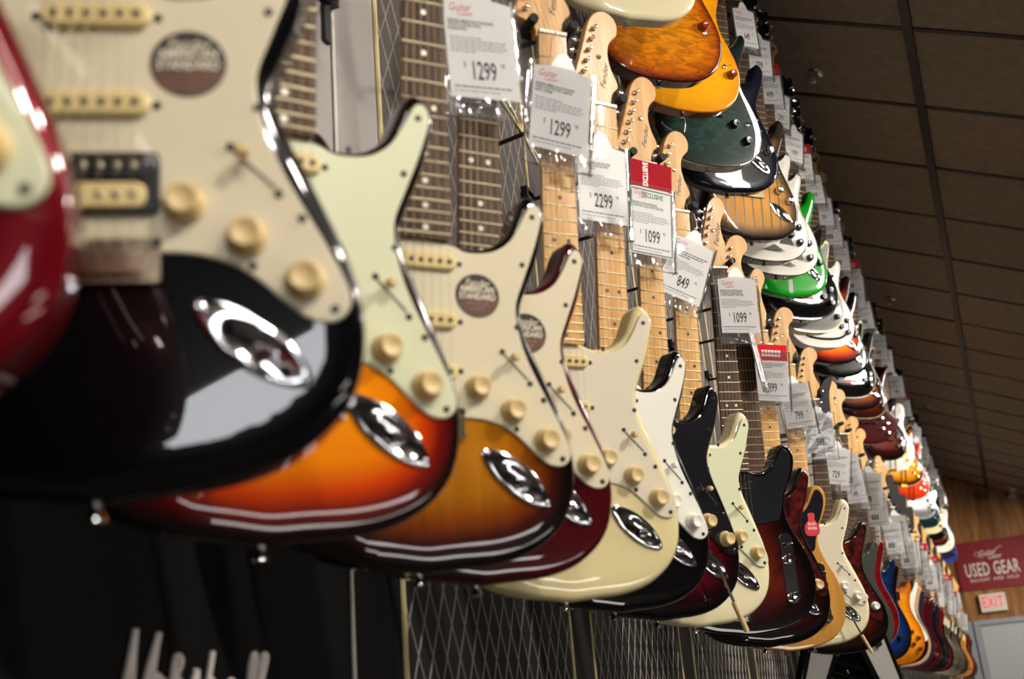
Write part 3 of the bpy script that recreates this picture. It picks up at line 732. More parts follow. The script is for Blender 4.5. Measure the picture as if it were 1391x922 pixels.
# white script lettering on the black amp front (strokes of a brush script)
def script(strokes, r):
    b = MB()
    for st in strokes:
        P = np.array(st, float); q = []
        for i in range(len(P)-1):
            p0, p1, p2, p3 = P[max(i-1, 0)], P[i], P[i+1], P[min(i+2, len(P)-1)]
            for k in range(6):
                t = k/6; q.append(.5*((2*p1)+(-p0+p2)*t+(2*p0-5*p1+4*p2-p3)*t*t+(-p0+3*p1-3*p2+p3)*t**3))
        q.append(P[-1]); b.tube([(WALLX*1000+3, y_*1000, z_*1000) for y_, z_ in q], r*1000, 7)
    return b.mesh('script_lettering', True)
def L(pts, y0, z0, s): return [(y0+s*a, z0+s*c) for a, c in pts]
MARSH = [[(-.75, -.1), (-.45, .05), (-.05, .0), (.2, .6), (.42, 1.45)], [(.42, 1.45), (.38, .8), (.44, .0)], [(.44, 0), (.66, .8), (.9, 1.42)], [(.9, 1.42), (.76, .7), (.72, .1), (.84, 0)],
         [(1.22, .66), (1.04, .74), (.9, .36), (.94, .04), (1.1, .16), (1.24, .68), (1.2, .16), (1.3, .0)], [(1.3, 0), (1.42, .66), (1.5, 1.02), (1.62, .96), (1.52, .7), (1.64, .62), (1.62, .08), (1.74, .06)],
         [(1.74, .06), (1.98, .84), (2.0, .44), (2.06, .1), (1.9, -.02)], [(2.1, .0), (2.28, .62), (2.40, 1.12)], [(2.24, .5), (2.4, .7), (2.44, .12), (2.54, .02)],
         [(2.9, .62), (2.72, .68), (2.58, .3), (2.66, .03), (2.82, .2), (2.94, .62), (2.9, .1), (3.0, .06)], [(3.0, .06), (3.2, .66), (3.3, 1.08), (3.18, 1.02), (3.08, .4), (3.12, .02)], [(3.12, .02), (3.36, .6), (3.54, 1.06), (3.42, 1.04), (3.28, .4), (3.34, .0), (3.5, .1)]]
def squeeze(k, st):
    if k < 4: return st
    sh = (.2, .22, .24, .28, .28, .18, .08, .04)[min(k-4, 7)]
    return [(a_-sh, c_*.98+.10) for a_, c_ in st]
MARSH = [squeeze(k, st) for k, st in enumerate(MARSH)]
lg = struct('script_lettering', script([L(st, .778, 1.420, .063) for st in MARSH], .0030), mat('logo_white', 'D9CFC8', .5), wl)

# floor, side and back walls of the shop
struct('floor', boxm('floor', -.82, 8, -8, END+.1, -.1, 0), mat('carpet', '5A5048', .95, noise=('4A413B', (40, 40, 40))))
struct('wall_right', boxm('wall', 8, 8.1, -8, END+.1, 0, 3.2), mat('shop_wall', '5E554A', .8))
struct('wall_back', boxm('wall', -.82, 8.1, -8.1, -8, 0, 4.2), mat('shop_wall', 'A89B88', .8))
# end wall of pine planks
M_PINE = mat('knotty_pine', 'A8743A', .5, noise=('7A4C22', (14, 14, 2.2)))
M_PINE2 = mat('knotty_pine_dark', '94622E', .5, noise=('6B4019', (12, 12, 1.8)))
we = struct('wall_end', boxm('wall', -.82, 8.1, END+.02, END+.12, 0, 4.2), M_PINE2)
x = WALLX; k = 0
while x < 1.6:
    wd = (.16, .15, .17, .155)[k % 4]
    struct('plank', boxm('plank', x+.002, x+wd-.002, END, END+.02, 0, 4.05-.45*max(0, x+.8)+.1), (M_PINE, M_PINE2, M_PINE)[k % 3], we)
    x += wd; k += 1
# sloping suspended ceiling: tiles in a dark grid
UX, UZ = .911, -.412
M_TILE = mat('ceiling_tile', 'A89884', .9, noise=('988A78', (25, 25, 25)), bump=(260, .5))
M_TBAR = mat('ceiling_grid', '241D1A', .5)
def ceilpt(u, y, h=0): return ((.10+u*UX+h*.412)*1000, y*1000, (2.23+CAM_H+u*UZ+h*.911)*1000)
def cbox(b, u0, u1, y0, y1, h0, h1):
    V = [ceilpt(u, y, h) for h in (h0, h1) for y in (y0, y1) for u in (u0, u1)]
    b.add(V, [(0, 2, 3, 1), (4, 5, 7, 6), (0, 1, 5, 4), (2, 6, 7, 3), (0, 4, 6, 2), (1, 3, 7, 5)])
b = MB(); cbox(b, -.90, 1.24, -8, END+.1, .03, .06)
ce = struct('ceiling', b.mesh('ceiling'), M_TBAR)
rows = [3.77+.61*k for k in range(-5, 18)]
for y0 in rows[:-1]:
    for u0, u1 in ((-.87, 0), (0, 1.22)):
        b = MB(); cbox(b, u0+.012, u1-.012, y0+.009, min(y0+.601, END), .004+random.uniform(0, .003), .02); struct('ceiling_tile', b.mesh('ceiling_tile'), M_TILE, ce)
for u in (-.875, 0, 1.22):
    b = MB(); cbox(b, u-.017, u+.017, .5, END, -.006, .03); struct('grid_runner', b.mesh('grid_runner'), M_TBAR, ce)
for y0 in rows:
    b = MB(); cbox(b, -.87, 1.22, y0-.012, min(END, y0+.012), 0, .03); struct('grid_cross_bar', b.mesh('grid_cross_bar'), M_TBAR, ce)
xe = .10+1.24*UX; ze = 2.23+CAM_H+1.24*UZ
struct('ceiling_flat', boxm('ceiling', xe, 8.1, -8, END+.1, ze, ze+.05), M_TILE, None)
# sprinkler heads
def ceil_thing(nm, u, y, label, cat, group=None):
    p = ceilpt(u, y, 0); Mx = Matrix.Translation(Vector(p)*.001) @ Matrix.Rotation(math.atan2(.412, .911), 4, 'Y')
    return empty(nm, Mx, label, cat, group)
for y, lb in ((4.176, 'chrome sprinkler head on the nearest sloping ceiling tile in view'), (7.162, 'chrome sprinkler head second from the camera on the sloping ceiling'), (10.28, 'chrome sprinkler head third from the camera on the sloping ceiling'), (13.3, 'small chrome sprinkler head on the ceiling near the pine end wall')):
    t = ceil_thing('sprinkler_head', (-.26-.10)/UX, y, lb, 'sprinkler', 'ceiling sprinklers')
    put('escutcheon', lathe_mesh('escutcheon', [(16, -9), (30, -4), (34, 4)], 20), M_CHROME, t)
    mb = MB(); mb.tube([(0, 0, -5), (0, 0, -22)], 7, 8); mb.tube([(8, 0, -18), (10, 0, -30), (0, 0, -40)], 2, 6); mb.tube([(-8, 0, -18), (-10, 0, -30), (0, 0, -40)], 2, 6)
    put('frame', mb.mesh('frame', True), M_CHROME, t)
    put('deflector', lathe_mesh('deflector', [(15, -43), (15, -41), (3, -40)], 12), M_CHROME, t)
t = ceil_thing('security_camera', (.36-.10)/UX, 13.75, 'black bullet security camera under the ceiling by the pine wall', 'camera')
put('mount', lathe_mesh('mount', [(30, -22), (45, 4)], 16), M_WHITEP, t)
mb = MB(); mb.tube([(0, 0, -15), (0, -40, -62)], 9, 8); put('bracket', mb.mesh('bracket', True), M_WHITEP, t)
mb = MB(); mb.tube([(-30, 60, -75), (20, -110, -95)], 42, 16); put('housing', mb.mesh('housing', True), M_BLACKP, t)
mb = MB(); mb.tube([(20, -110, -95), (23, -122, -97)], 30, 16); put('lens_ring', mb.mesh('lens_ring', True), M_CHROME, t)
# used-gear sign, exit sign, door
FY = END-.002
SGN = Matrix.Translation((-.40, FY, 1.093+CAM_H)) @ Matrix.Rotation(math.pi/2, 4, 'X')
g = empty('wall_sign', SGN, 'dark red sign with white used gear lettering on the pine wall', 'sign')
put('board', plate('board', [(0, 0), (860, 0), (860, 545), (0, 545)], 0, 18, 1.5, 400), mat('sign_red', '7E101C', .5), g)
M_SW = mat('sign_white', 'DCD2C8', .5)
text('lettering', 'USED GEAR', 210, M_SW, g, (370, 215, 19), .50, 0, 0, 3.2, spacing=1.08)
for wd, wx in (('BOUGHT', 222), ('AND', 418), ('SOLD', 572)): text('lettering', wd, 50, M_SW, g, (wx, 105, 19), .85, 0, 0, .6, spacing=1.35)
text('logo', 'Guitar', 95, M_SW, g, (350, 400, 19), .75, .35, .06, .5); text('logo', 'Center', 70, M_SW, g, (420, 350, 19), .75, .35, .06, .5)
mb = MB(); mb.tube([(235, 370, 19), (215, 400, 19), (235, 425, 19), (270, 410, 19), (250, 360, 19), (300, 345, 19)], 3, 6); put('logo', mb.mesh('logo', True), M_SW, g)
mb = MB(); mb.tube([(440, 425, 19), (500, 455, 19), (520, 448, 19)], 3.5, 6); put('logo', mb.mesh('logo', True), M_SW, g)
g = empty('exit_sign', Matrix.Translation((-.235, FY, .84+CAM_H)) @ Matrix.Rotation(math.pi/2, 4, 'X'), 'white exit sign with red letters above the grey door', 'sign')
put('housing', plate('housing', rounded_rect(278, 198, 8, 3, 139, 99), 0, 55, 4, 8), mat('exit_white', 'D6CCC0', .5), g)
text('lettering', 'EXIT', 170, mat('exit_red', 'F03848', .4, emit=.5), g, (139, 99, 56), .62, 0, 0, 1.5, spacing=1.08)
M_DOORF = mat('door_frame_grey', '8E9296', .5); M_DOOR = mat('door_grey', 'A9ABAA', .45)
dr = bpy.data.objects.new('door_1', None); C.objects.link(dr); dr['kind'] = 'structure'; dr.location = (-.45, FY, 0)
def dpart(n, x0, x1, y0, y1, z0, z1, m):
    b = MB(); b.box(x0*1000, x1*1000, y0*1000, y1*1000, z0*1000, z1*1000); return put(n, b.mesh(n), m, dr)
dpart('side_panel', 0, .10, -.03, 0, 0, 2.16, M_DOORF); dpart('jamb', .104, .165, -.05, 0, 0, 2.16, M_DOORF); dpart('jamb', 1.10, 1.165, -.05, 0, 0, 2.16, M_DOORF)
dpart('head_jamb', .165, 1.10, -.05, 0, 2.105, 2.16, M_DOORF); dpart('door_leaf', .168, 1.097, -.028, -.002, .01, 2.10, M_DOOR)

# ------------------------------------------------------------------ price tags
CARD = [(-45, -66), (45, -66), (45, 58), (20, 62), (12, 78), (5, 86), (-5, 86), (-12, 78), (-20, 62), (-45, 58)]
def sleeve_mesh(seed, w=106, h0=-92, h1=66):
    rnd = random.Random(seed); nx, ny = 18, 26; V = []; F = []
    ph = [rnd.uniform(0, 6) for _ in range(8)]
    for j in range(ny+1):
        for i in range(nx+1):
            x = -w/2+w*i/nx; y = h0+(h1-h0)*j/ny
            e = max(0, abs(x)/(w/2)-.8)*5; f = min(1, max(0, (-y-58)/22))
            z = 3.2+1.1*math.sin(x*.05+ph[0])*math.sin(y*.04+ph[1])+f*(2.6*math.sin(x*.16+ph[2]+y*.08)+1.5*math.sin(x*.37+ph[6]-y*.15))+.7*math.sin(y*.13+ph[3])*e
            V.append((x, y, max(1.2, z)))
    for j in range(ny):
        for i in range(nx): a = j*(nx+1)+i; F.append((a, a+1, a+nx+2, a+nx+1))
    b = len(V); V += [(x, y, -2.2) for x, y, z in V]; n0 = len(F); F += [tuple(b+q for q in f[::-1]) for f in F[:n0]]
    for j in range(ny):                                  # welded side seams
        for i in (0, nx): a = j*(nx+1)+i; F.append((a, a+nx+1, b+a+nx+1, b+a))
    for i in range(nx): F.append((i, i+1, b+i+1, b+i))
    return mesh_from('sleeve', V, F, True)
def lines_mesh(seed, title):
    rnd = random.Random(seed); b = MB()
    def row(y, x0, x1, h):
        x = x0
        while x < x1-3:
            w_ = rnd.uniform(3, 9); b.box(x, min(x+w_, x1), y, y+h, .45, .6); x += w_+1.4
    if title:
        for k, y in enumerate((30, 25, 20)): row(y, -40, (38, 30, 5)[k], 2.6)
    for k, y in enumerate((10, 6.4, 2.8, -.8, -4.4, -8)): row(y, -40, (2, 36, 34, 37, 30, -8)[k], 1.1)
    row(-53, -40, 38, 2); row(-58, -40, 20, 1)
    return b.mesh('print_lines')
def price_tag(M, x, y, price, short, rot=0, turn=0, lod=1, header=None, title=None, z=30, sc=1.0, label=None):
    Mt = M @ Matrix.Translation((x*.001, y*.001, z*.001)) @ Matrix.Rotation(math.radians(rot), 4, 'Z') @ Matrix.Rotation(math.radians(turn), 4, 'Y') @ Matrix.Scale(sc, 4)
    t = empty('price_tag', Mt, label or ('price tag hanging on the '+short), 'price tag', 'price tags on the guitars')
    if lod == 0: t.matrix_world = Mt @ Matrix.Rotation(math.radians(-22), 4, 'Y') @ Matrix.Scale(1.15, 4)
    put('card', cached('card', lambda: plate('card', CARD, 0, .4, .05, 30)), M_PAPER, t)
    put('sleeve', cached(('sleeve', int(price) % 5 if lod else 0), lambda: sleeve_mesh(int(price) % 5)), SLEEVE, t)
    put('print_lines', cached(('lines', int(price) % 3, title is None), lambda: lines_mesh(int(price), title is None)), M_INKG, t)
    if title: text('title', title, 6.2, M_INK, t, (-41, 26, .5), .68, 0, 0, .12, 'LEFT', line=.8)
    if lod >= 1:
        hy = 0
        text('price', '$', 11, M_INK, t, (-24, -24, .5), .6); text('price', price, 33, M_INK, t, (0, -32, .5), .52, 0, 0, .5); text('price', '99', 10, M_INK, t, (26, -23, .5), .6)
        text('logo', 'Guitar', 15, M_REDP, t, (-24, 49, .5), .75, .35, .06); text('logo', 'Center', 9, M_REDP, t, (-18, 41, .5), .8, .3, .06)
    else:
        mb = MB()
        for k in range(len(price)): mb.box(-16+k*9, -10+k*9, -42, -22, .45, .6)
        put('price', cached(('pp', len(price)), lambda: mb.mesh('price')), M_INK, t)
    if header == 'red':
        put('header', cached('hdr', lambda: plate('header', [(-45, 40), (45, 40), (45, 82), (-45, 82)], .5, .9, .05, 30)), mat('card_red_bright', 'C4141F', .7, spec=.1), t)
        mb = MB(); [mb.box(-26+q*9, -19+q*9, yy, yy+7, .95, 1.1) for yy in (50, 60) for q in range(6)]; put('print_lines', cached('hdrl', lambda: mb.mesh('print_lines')), M_PAPER, t)
    if header == 'redtall':
        put('header', plate('header', [(-45, 60), (45, 60), (45, 110), (-45, 110)], .5, .9, .05, 30), M_REDCARD, t)
        text('header_print', 'EXCLUSIVE', 15, M_PAPER, t, (-12, 85, 1.0), .62, 0, math.pi/2, .5)
        mb = MB()
        for q in ((-44, 44, 54, 56), (-44, 44, -64, -62), (-44, -42, -62, 54), (42, 44, -62, 54)): mb.box(*q, .45, .7)
        put('green_border', mb.mesh('green_border'), M_GREEN, t); text('header_print', 'EXCLUSIVE', 13, M_GREEN, t, (2, 45, .6), .72, 0, 0, .3)
    mb = MB(); mb.tube([(0, 82, 0), (-2, 104, -4), (-8, 130, -18)], .7, 5); put('hang_string', cached('hstr', lambda: mb.mesh('hang_string', True)), M_WHITEP, t)
    return t

# ------------------------------------------------------------------ finishes
BLACK = solid('black', '050507'); CREAM = solid('cream', 'D6C794'); OWHITE = solid('olympic_white', 'DBD1AA'); WHITE = solid('white', 'E2DED2'); RED = solid('candy_red', '5E0510', .25, 1, .2)
BURG = solid('burgundy', '3E060E', .25); DGREY = solid('dark_grey_green', '3A403B'); SILVER = solid('silver', '9A9A9A', .3, 1, .6); NAVY = solid('navy', '0A0E1C')
BURST = finish('sunburst', [(0, '120606'), (9, '1A0706'), (24, '6A0F08'), (40, 'C03C06'), (62, 'E37A08'), (110, 'EE9410')])
TOBACCO = finish('tobacco_burst', [(0, '090506'), (14, '0D0605'), (30, '3A0D08'), (50, '7E3A08'), (75, 'A5640F'), (110, 'B4721A')], figure=('wood', (60, 6, 30), .2))
DKBURST = finish('dark_burst', [(0, '050404'), (18, '080404'), (40, '240605'), (70, '480F08'), (110, '64200A')])
REDBURST = finish('black_red_burst', [(0, '050405'), (14, '070405'), (34, '220308'), (60, '50060F'), (110, '8A0B1A')])
BUTTER = finish('butterscotch', [(0, 'B8813A'), (120, 'D3A052')], figure=('wood', (40, 4, 20), .15))
QUILT = finish('amber_quilt', [(0, '3A0E06'), (6, '6E220A'), (20, 'B85A0C'), (60, 'D87E10'), (110, 'DE8A16')], figure=('quilt', (26, 75, 26), .45))
YELLOW = finish('yellow_amber', [(0, '8A4A06'), (4, 'D88A08'), (40, 'F0A40C'), (110, 'F4AE14')], figure=('wood', (12, 90, 12), .1))
GREENQ = finish('dark_green_quilt', [(0, '9A927A'), (2.6, '9A927A'), (3, '0A1412'), (40, '14302C'), (110, '1C3C36')], figure=('quilt', (24, 60, 24), .6))
BROWNB = finish('two_tone_burst', [(0, '0A0807'), (10, '2A231C'), (26, '6B543A'), (45, 'B98645'), (110, 'D69A4C')], figure=('wood', (70, 5, 30), .15))
GREEN = solid('bright_green', '0A8A12')
BLKBIND = finish('black_bound', [(0, 'D8CFB4'), (3, 'D8CFB4'), (3.5, '060606'), (120, '060606')])
SILBIND = finish('silver_bound', [(0, 'D8C99A'), (4, 'D8C99A'), (4.5, '8E8E8C'), (120, '9A9A98')], .3, 1, None, .3)
WHBAND = finish('white_black_bands', [(0, 'E8E6E0'), (30, 'E8E6E0'), (31, '08080A'), (40, '08080A'), (41, 'E8E6E0'), (120, 'E8E6E0')])
WHBIND = finish('white_bound', [(0, '1A1A1A'), (3, '1A1A1A'), (3.5, 'D6D2C8'), (120, 'DAD6CC')])
AMBERF = finish('amber_flame', [(0, '6A2A06'), (6, 'B05A0A'), (40, 'D8820E'), (110, 'E0901A')], figure=('wood', (8, 110, 8), .22))
MAHB = finish('mahogany_burst', [(0, 'C8B48A'), (3, 'C8B48A'), (3.4, '1A0806'), (30, '380E08'), (60, '5E220C'), (110, '74300E')])
DRED = solid('dark_cherry', '3A060A'); BLUE = finish('trans_blue', [(0, '06122C'), (20, '0A2450'), (60, '123A7A'), (110, '1A4890')], figure=('wood', (8, 90, 8), .3))
REDQ = finish('trans_red', [(0, 'C8A070'), (3, 'C8A070'), (3.4, '5A0A12'), (30, '7A0C18'), (110, '96121E')], figure=('quilt', (26, 70, 26), .35))
ORANGE = finish('orange_red', [(0, 'E8E0D0'), (3, 'E8E0D0'), (3.5, 'B82A0C'), (40, 'D0380E'), (110, 'D8440F')])
TEAL = solid('dark_teal', '0E2A30', .25, 1, .3); TAN = solid('tan', 'B08E68'); PURPLE = solid('dark_purple', '241A30'); BLUEP = solid('blue', '1A3C8A')
VEEF = finish('white_black_bevel', [(0, '08080A'), (19, '08080A'), (20, '96938E'), (120, '9C9994')])
SUNA = finish('archtop_sunburst', [(0, 'E0D6BC'), (3, 'E0D6BC'), (3.5, '140A06'), (22, '3A1A08'), (45, 'C8780E'), (110, 'E09A18')])

# ------------------------------------------------------------------ the lower row
P0 = 0.782294; LX, LZ = -0.457013, 0.793316; LO = 'guitars on the lower row'
def d(deg): return P0+math.radians(deg)
LOW = [
 dict(label='glossy candy red guitar cut off at the left edge, nearest of the lower row', short='red guitar at the left edge', kind='strat', fin=RED, T=.205, phi=.6, dz=-.02, guard=M_MINT, lod=2, tag=None),
 dict(label='glossy black guitar with parchment pickguard, round brown sticker and twin-coil bridge pickup', short='large black guitar with the round sticker', kind='strat', fin=BLACK, T=.462, phi=d(-13.6), guard=M_PARCH, lod=2, pickups='hss', sticker=True, tag=None),
 dict(label='orange and red sunburst guitar with pale green pickguard behind the black one', short='orange sunburst guitar', kind='strat', fin=BURST, T=.696, phi=d(5.7), guard=M_MINT, lod=2, tag=None),
 dict(label='brown sunburst guitar with round brown sticker beside three cream knobs', short='brown sunburst guitar with round sticker', kind='strat', fin=TOBACCO, T=.952, phi=d(1.3), guard=M_PARCH, lod=2, sticker=True, tag=None),
 dict(label='burgundy guitar with parchment pickguard and half hidden round sticker', short='burgundy guitar', kind='strat', fin=BURG, T=1.094, phi=d(3.2), guard=M_PARCH, lod=2, sticker=True, tag=(-4, 633, '1299', 5, 0, None, 'FENDER AMERICAN STANDARD\nSTRATOCASTER WITH\nROSEWOOD')),
 dict(label='glossy cream guitar with parchment pickguard and a bare maple neck', short='glossy cream guitar with maple neck', kind='strat', fin=CREAM, T=1.364, phi=d(.4), guard=M_EGG, lod=2, board='maple', tag=(-2, 685, '1299', -6, 0, None, 'FENDER AMERICAN STANDARD\nSTRATOCASTER WITH MAPLE\nNECK CREAM')),
 dict(label='black guitar with white pickguard and white knobs behind the cream one', short='black guitar with white pickguard', kind='strat', fin=BLACK, T=1.594, phi=d(5.5), guard=M_WHITEG, knobs='white', lod=2, board='maple', tag=(-24, 667, '2299', 0, 0, None, 'FENDER AMERICAN VINTAGE\n1959 STRATOCASTER WITH\nBLACK FINISH')),
 dict(label='black and red guitar with black pickguard and cream-tipped tremolo arm', short='guitar with black pickguard and tremolo arm', kind='strat', fin=REDBURST, T=1.826, phi=d(6.6), guard=M_BLACKG, lod=2, board='maple', arm=True, screwmat=M_CHROME, tag=(-10, 695, '1099', -2, 0, 'redtall', 'FENDER USA PROFESSIONAL\nSTANDARD SOLID BODY ELECTRIC')),
 dict(label='pale white guitar with mint green pickguard right of the tremolo arm', short='pale guitar with mint pickguard', kind='strat', fin=OWHITE, T=2.061, phi=d(4.3), guard=M_MINT, lod=2, board='maple', tag=(-8, 686, '849', -20, -8, None, None)),
 dict(label='dark sunburst single-cutaway guitar with black pickguard and long chrome control plate', short='dark single-cutaway guitar with chrome control plate', kind='tele', fin=DKBURST, T=2.41, phi=.62, guard=M_BLACKG, lod=2, pickups='tele', knobs='chrome', head='tele', tag=(30, 722, '1099', 0, 0, None, 'FENDER USA PROFESSIONAL\nSTANDARD TELECASTER IN\n3-TONE SUNBURST ELECTRIC')),
 dict(label='dark guitar with red tortoiseshell pickguard wedged before the butterscotch one', short='guitar with tortoiseshell pickguard', kind='strat', fin=DKBURST, T=2.62, phi=.66, dz=-.02, guard=M_TORT, lod=1, tag=(20, 680, '899', 10, 55, None, None)),
 dict(label='butterscotch single-cutaway guitar with black pickguard and red sticker', short='butterscotch guitar', kind='tele', fin=BUTTER, T=2.86, phi=.62, dz=-.02, guard=M_BLACKG, lod=2, board='maple', pickups='tele', knobs='chrome', head='tele', extra='redsticker', tag=(10, 690, '899', -3, 0, 'red', None)),
 dict(label='small cream guitar with white knobs in front of the dark sunburst one', short='small cream guitar with white knobs', kind='strat', fin=OWHITE, T=3.287, phi=d(-13.1), guard=M_EGG, lod=2, arm=True, knobs='white', board='maple', tag=(5, 690, '799', 6, 0, None, None)),
 dict(label='glossy dark sunburst guitar with tortoiseshell pickguard right of the small cream one', short='glossy dark sunburst guitar', kind='offset', fin=DKBURST, T=3.74, phi=.56, guard=M_TORT, lod=1, knobs='white', tag=(0, 700, '589', 0, -18, None, None)),
 dict(label='white arrow-shaped guitar with black bevels hanging below the sunburst bodies', short='white arrow-shaped guitar', kind='vee', fin=VEEF, T=4.02, phi=.72, dz=-.05, lod=1, knobs='black', pickups='hh', head='point', tag=(0, 690, '729', -8, -20, None, None)),
 dict(label='dark grey green guitar horn rising beside the sunburst guitar', short='dark grey green guitar', kind='prs', fin=DGREY, T=4.2, phi=.66, lod=1, pickups='hh', knobs='black', head='strat', tag=(25, 650, '729', 5, -20, None, None)),
 dict(label='translucent red double-cutaway guitar with pale edge binding', short='translucent red double-cutaway guitar', kind='prs', fin=REDQ, T=4.46, phi=.66, lod=1, pickups='hh', knobs='black', head='strat', dz=.03, tag=(10, 610, '649', 4, -20, None, None)),
 dict(label='deep blue double-cutaway guitar between the red and the amber one', short='deep blue double-cutaway guitar', kind='prs', fin=BLUE, T=4.83, phi=.66, lod=1, pickups='hh', knobs='black', head='strat', tag=(30, 680, '699', -5, -15, None, None)),
 dict(label='black double-cutaway guitar just after the deep blue one', short='black guitar after the deep blue one', kind='prs', fin=BLACK, T=5.08, phi=.74, lod=1, pickups='hh', knobs='black', head='strat', tag=(20, 640, '699', 3, -15, None, None)),
 dict(label='amber flame-top single-cutaway guitar with gold knobs', short='amber flame-top guitar', kind='lp', fin=AMBERF, T=5.72, phi=.70, lod=1, pickups='hh', knobs='gold', head='tele', tag=(20, 590, '728', 4, 0, None, None)),
 dict(label='dark guitar with white pickguard horn showing behind the amber flame-top guitar', short='dark guitar behind the amber one', kind='strat', fin=DKBURST, T=6.0, phi=.72, lod=1, guard=M_WHITEG, knobs='white', tag=(30, 660, '599', 5, 0, None, None)),
 dict(label='tan guitar behind the amber flame-top guitar', short='tan guitar', kind='prs', fin=TAN, T=6.26, phi=.74, lod=0, head='sym', pickups='hh', knobs='black', tag=(0, 690, '599', 0, 0, None, None)),
 dict(label='dark purple guitar after the tan one', short='dark purple guitar', kind='prs', fin=PURPLE, T=6.55, phi=.74, lod=0, head='sym', pickups='hh', knobs='black', tag=(20, 600, '549', 3, 0, None, None)),
 dict(label='dark cherry guitar with curved highlights after the purple one', short='dark cherry guitar', kind='lp', fin=DRED, T=6.95, phi=.74, lod=0, head='sym', pickups='hh', knobs='gold', tag=(10, 640, '499', -4, 0, None, None)),
]
ORD = ['last', 'second last', 'third last', 'fourth last', 'fifth last', 'sixth last', 'seventh last', 'eighth last', 'ninth last', 'tenth last', 'eleventh last', 'twelfth last', 'thirteenth last', 'fourteenth last', 'fifteenth last', 'sixteenth last', 'seventeenth last', 'eighteenth last', 'nineteenth last', 'twentieth last', 'twenty-first last', 'twenty-second last', 'twenty-third last', 'twenty-fourth last', 'twenty-fifth last', 'twenty-sixth last', 'twenty-seventh last', 'twenty-eighth last']
far_low = [(7.2, 'sg', DRED, 'cherry'), (7.45, 'lp', BLACK, 'black'), (7.7, 'strat', NAVY, 'navy'), (7.95, 'lp', BLACK, 'black'), (8.2, 'sg', RED, 'red'), (8.45, 'prs', BLACK, 'black'), (8.7, 'lp', BLKBIND, 'black bound'), (8.95, 'lp', MAHB, 'brown burst'), (9.2, 'lp', BLKBIND, 'black bound'), (9.45, 'prs', BLACK, 'black'), (9.7, 'lp', BLKBIND, 'black bound'),
           (9.95, 'prs', MAHB, 'brown burst'), (10.2, 'lp', BLKBIND, 'black bound'), (10.45, 'lp', BLACK, 'black'), (10.7, 'prs', BROWNB, 'two-tone burst'), (10.95, 'lp', MAHB, 'brown burst'), (11.2, 'lp', BLACK, 'black'), (11.45, 'lp', YELLOW, 'yellow'), (11.75, 'lp', BLKBIND, 'black bound'), (12.0, 'lp', YELLOW, 'yellow'), (12.3, 'sg', BLACK, 'black'), (12.6, 'sg', RED, 'red'), (12.9, 'strat', RED, 'red'), (13.2, 'prs', BLACK, 'black'), (13.5, 'prs', NAVY, 'navy')]
n = len(far_low)
for i, (T, kd, fn, cn) in enumerate(far_low):
    o = ORD[n-1-i]; LOW.append(dict(label='small far %s guitar, %s of the lower row before the end wall' % (cn, o), short='%s guitar of the lower row' % o, kind=kd, fin=fn, T=T, phi=.76, lod=0, board='maple' if i % 5 == 1 else 'rose', head='strat' if kd == 'strat' or i % 3 != 1 else 'sym', pickups='hh', knobs='black', tag=(random.uniform(-20, 40), random.uniform(560, 735), '%d99' % (3+i % 6), random.uniform(-7, 7), random.uniform(-10, 10), 'red' if i % 5 == 2 else None, None)))
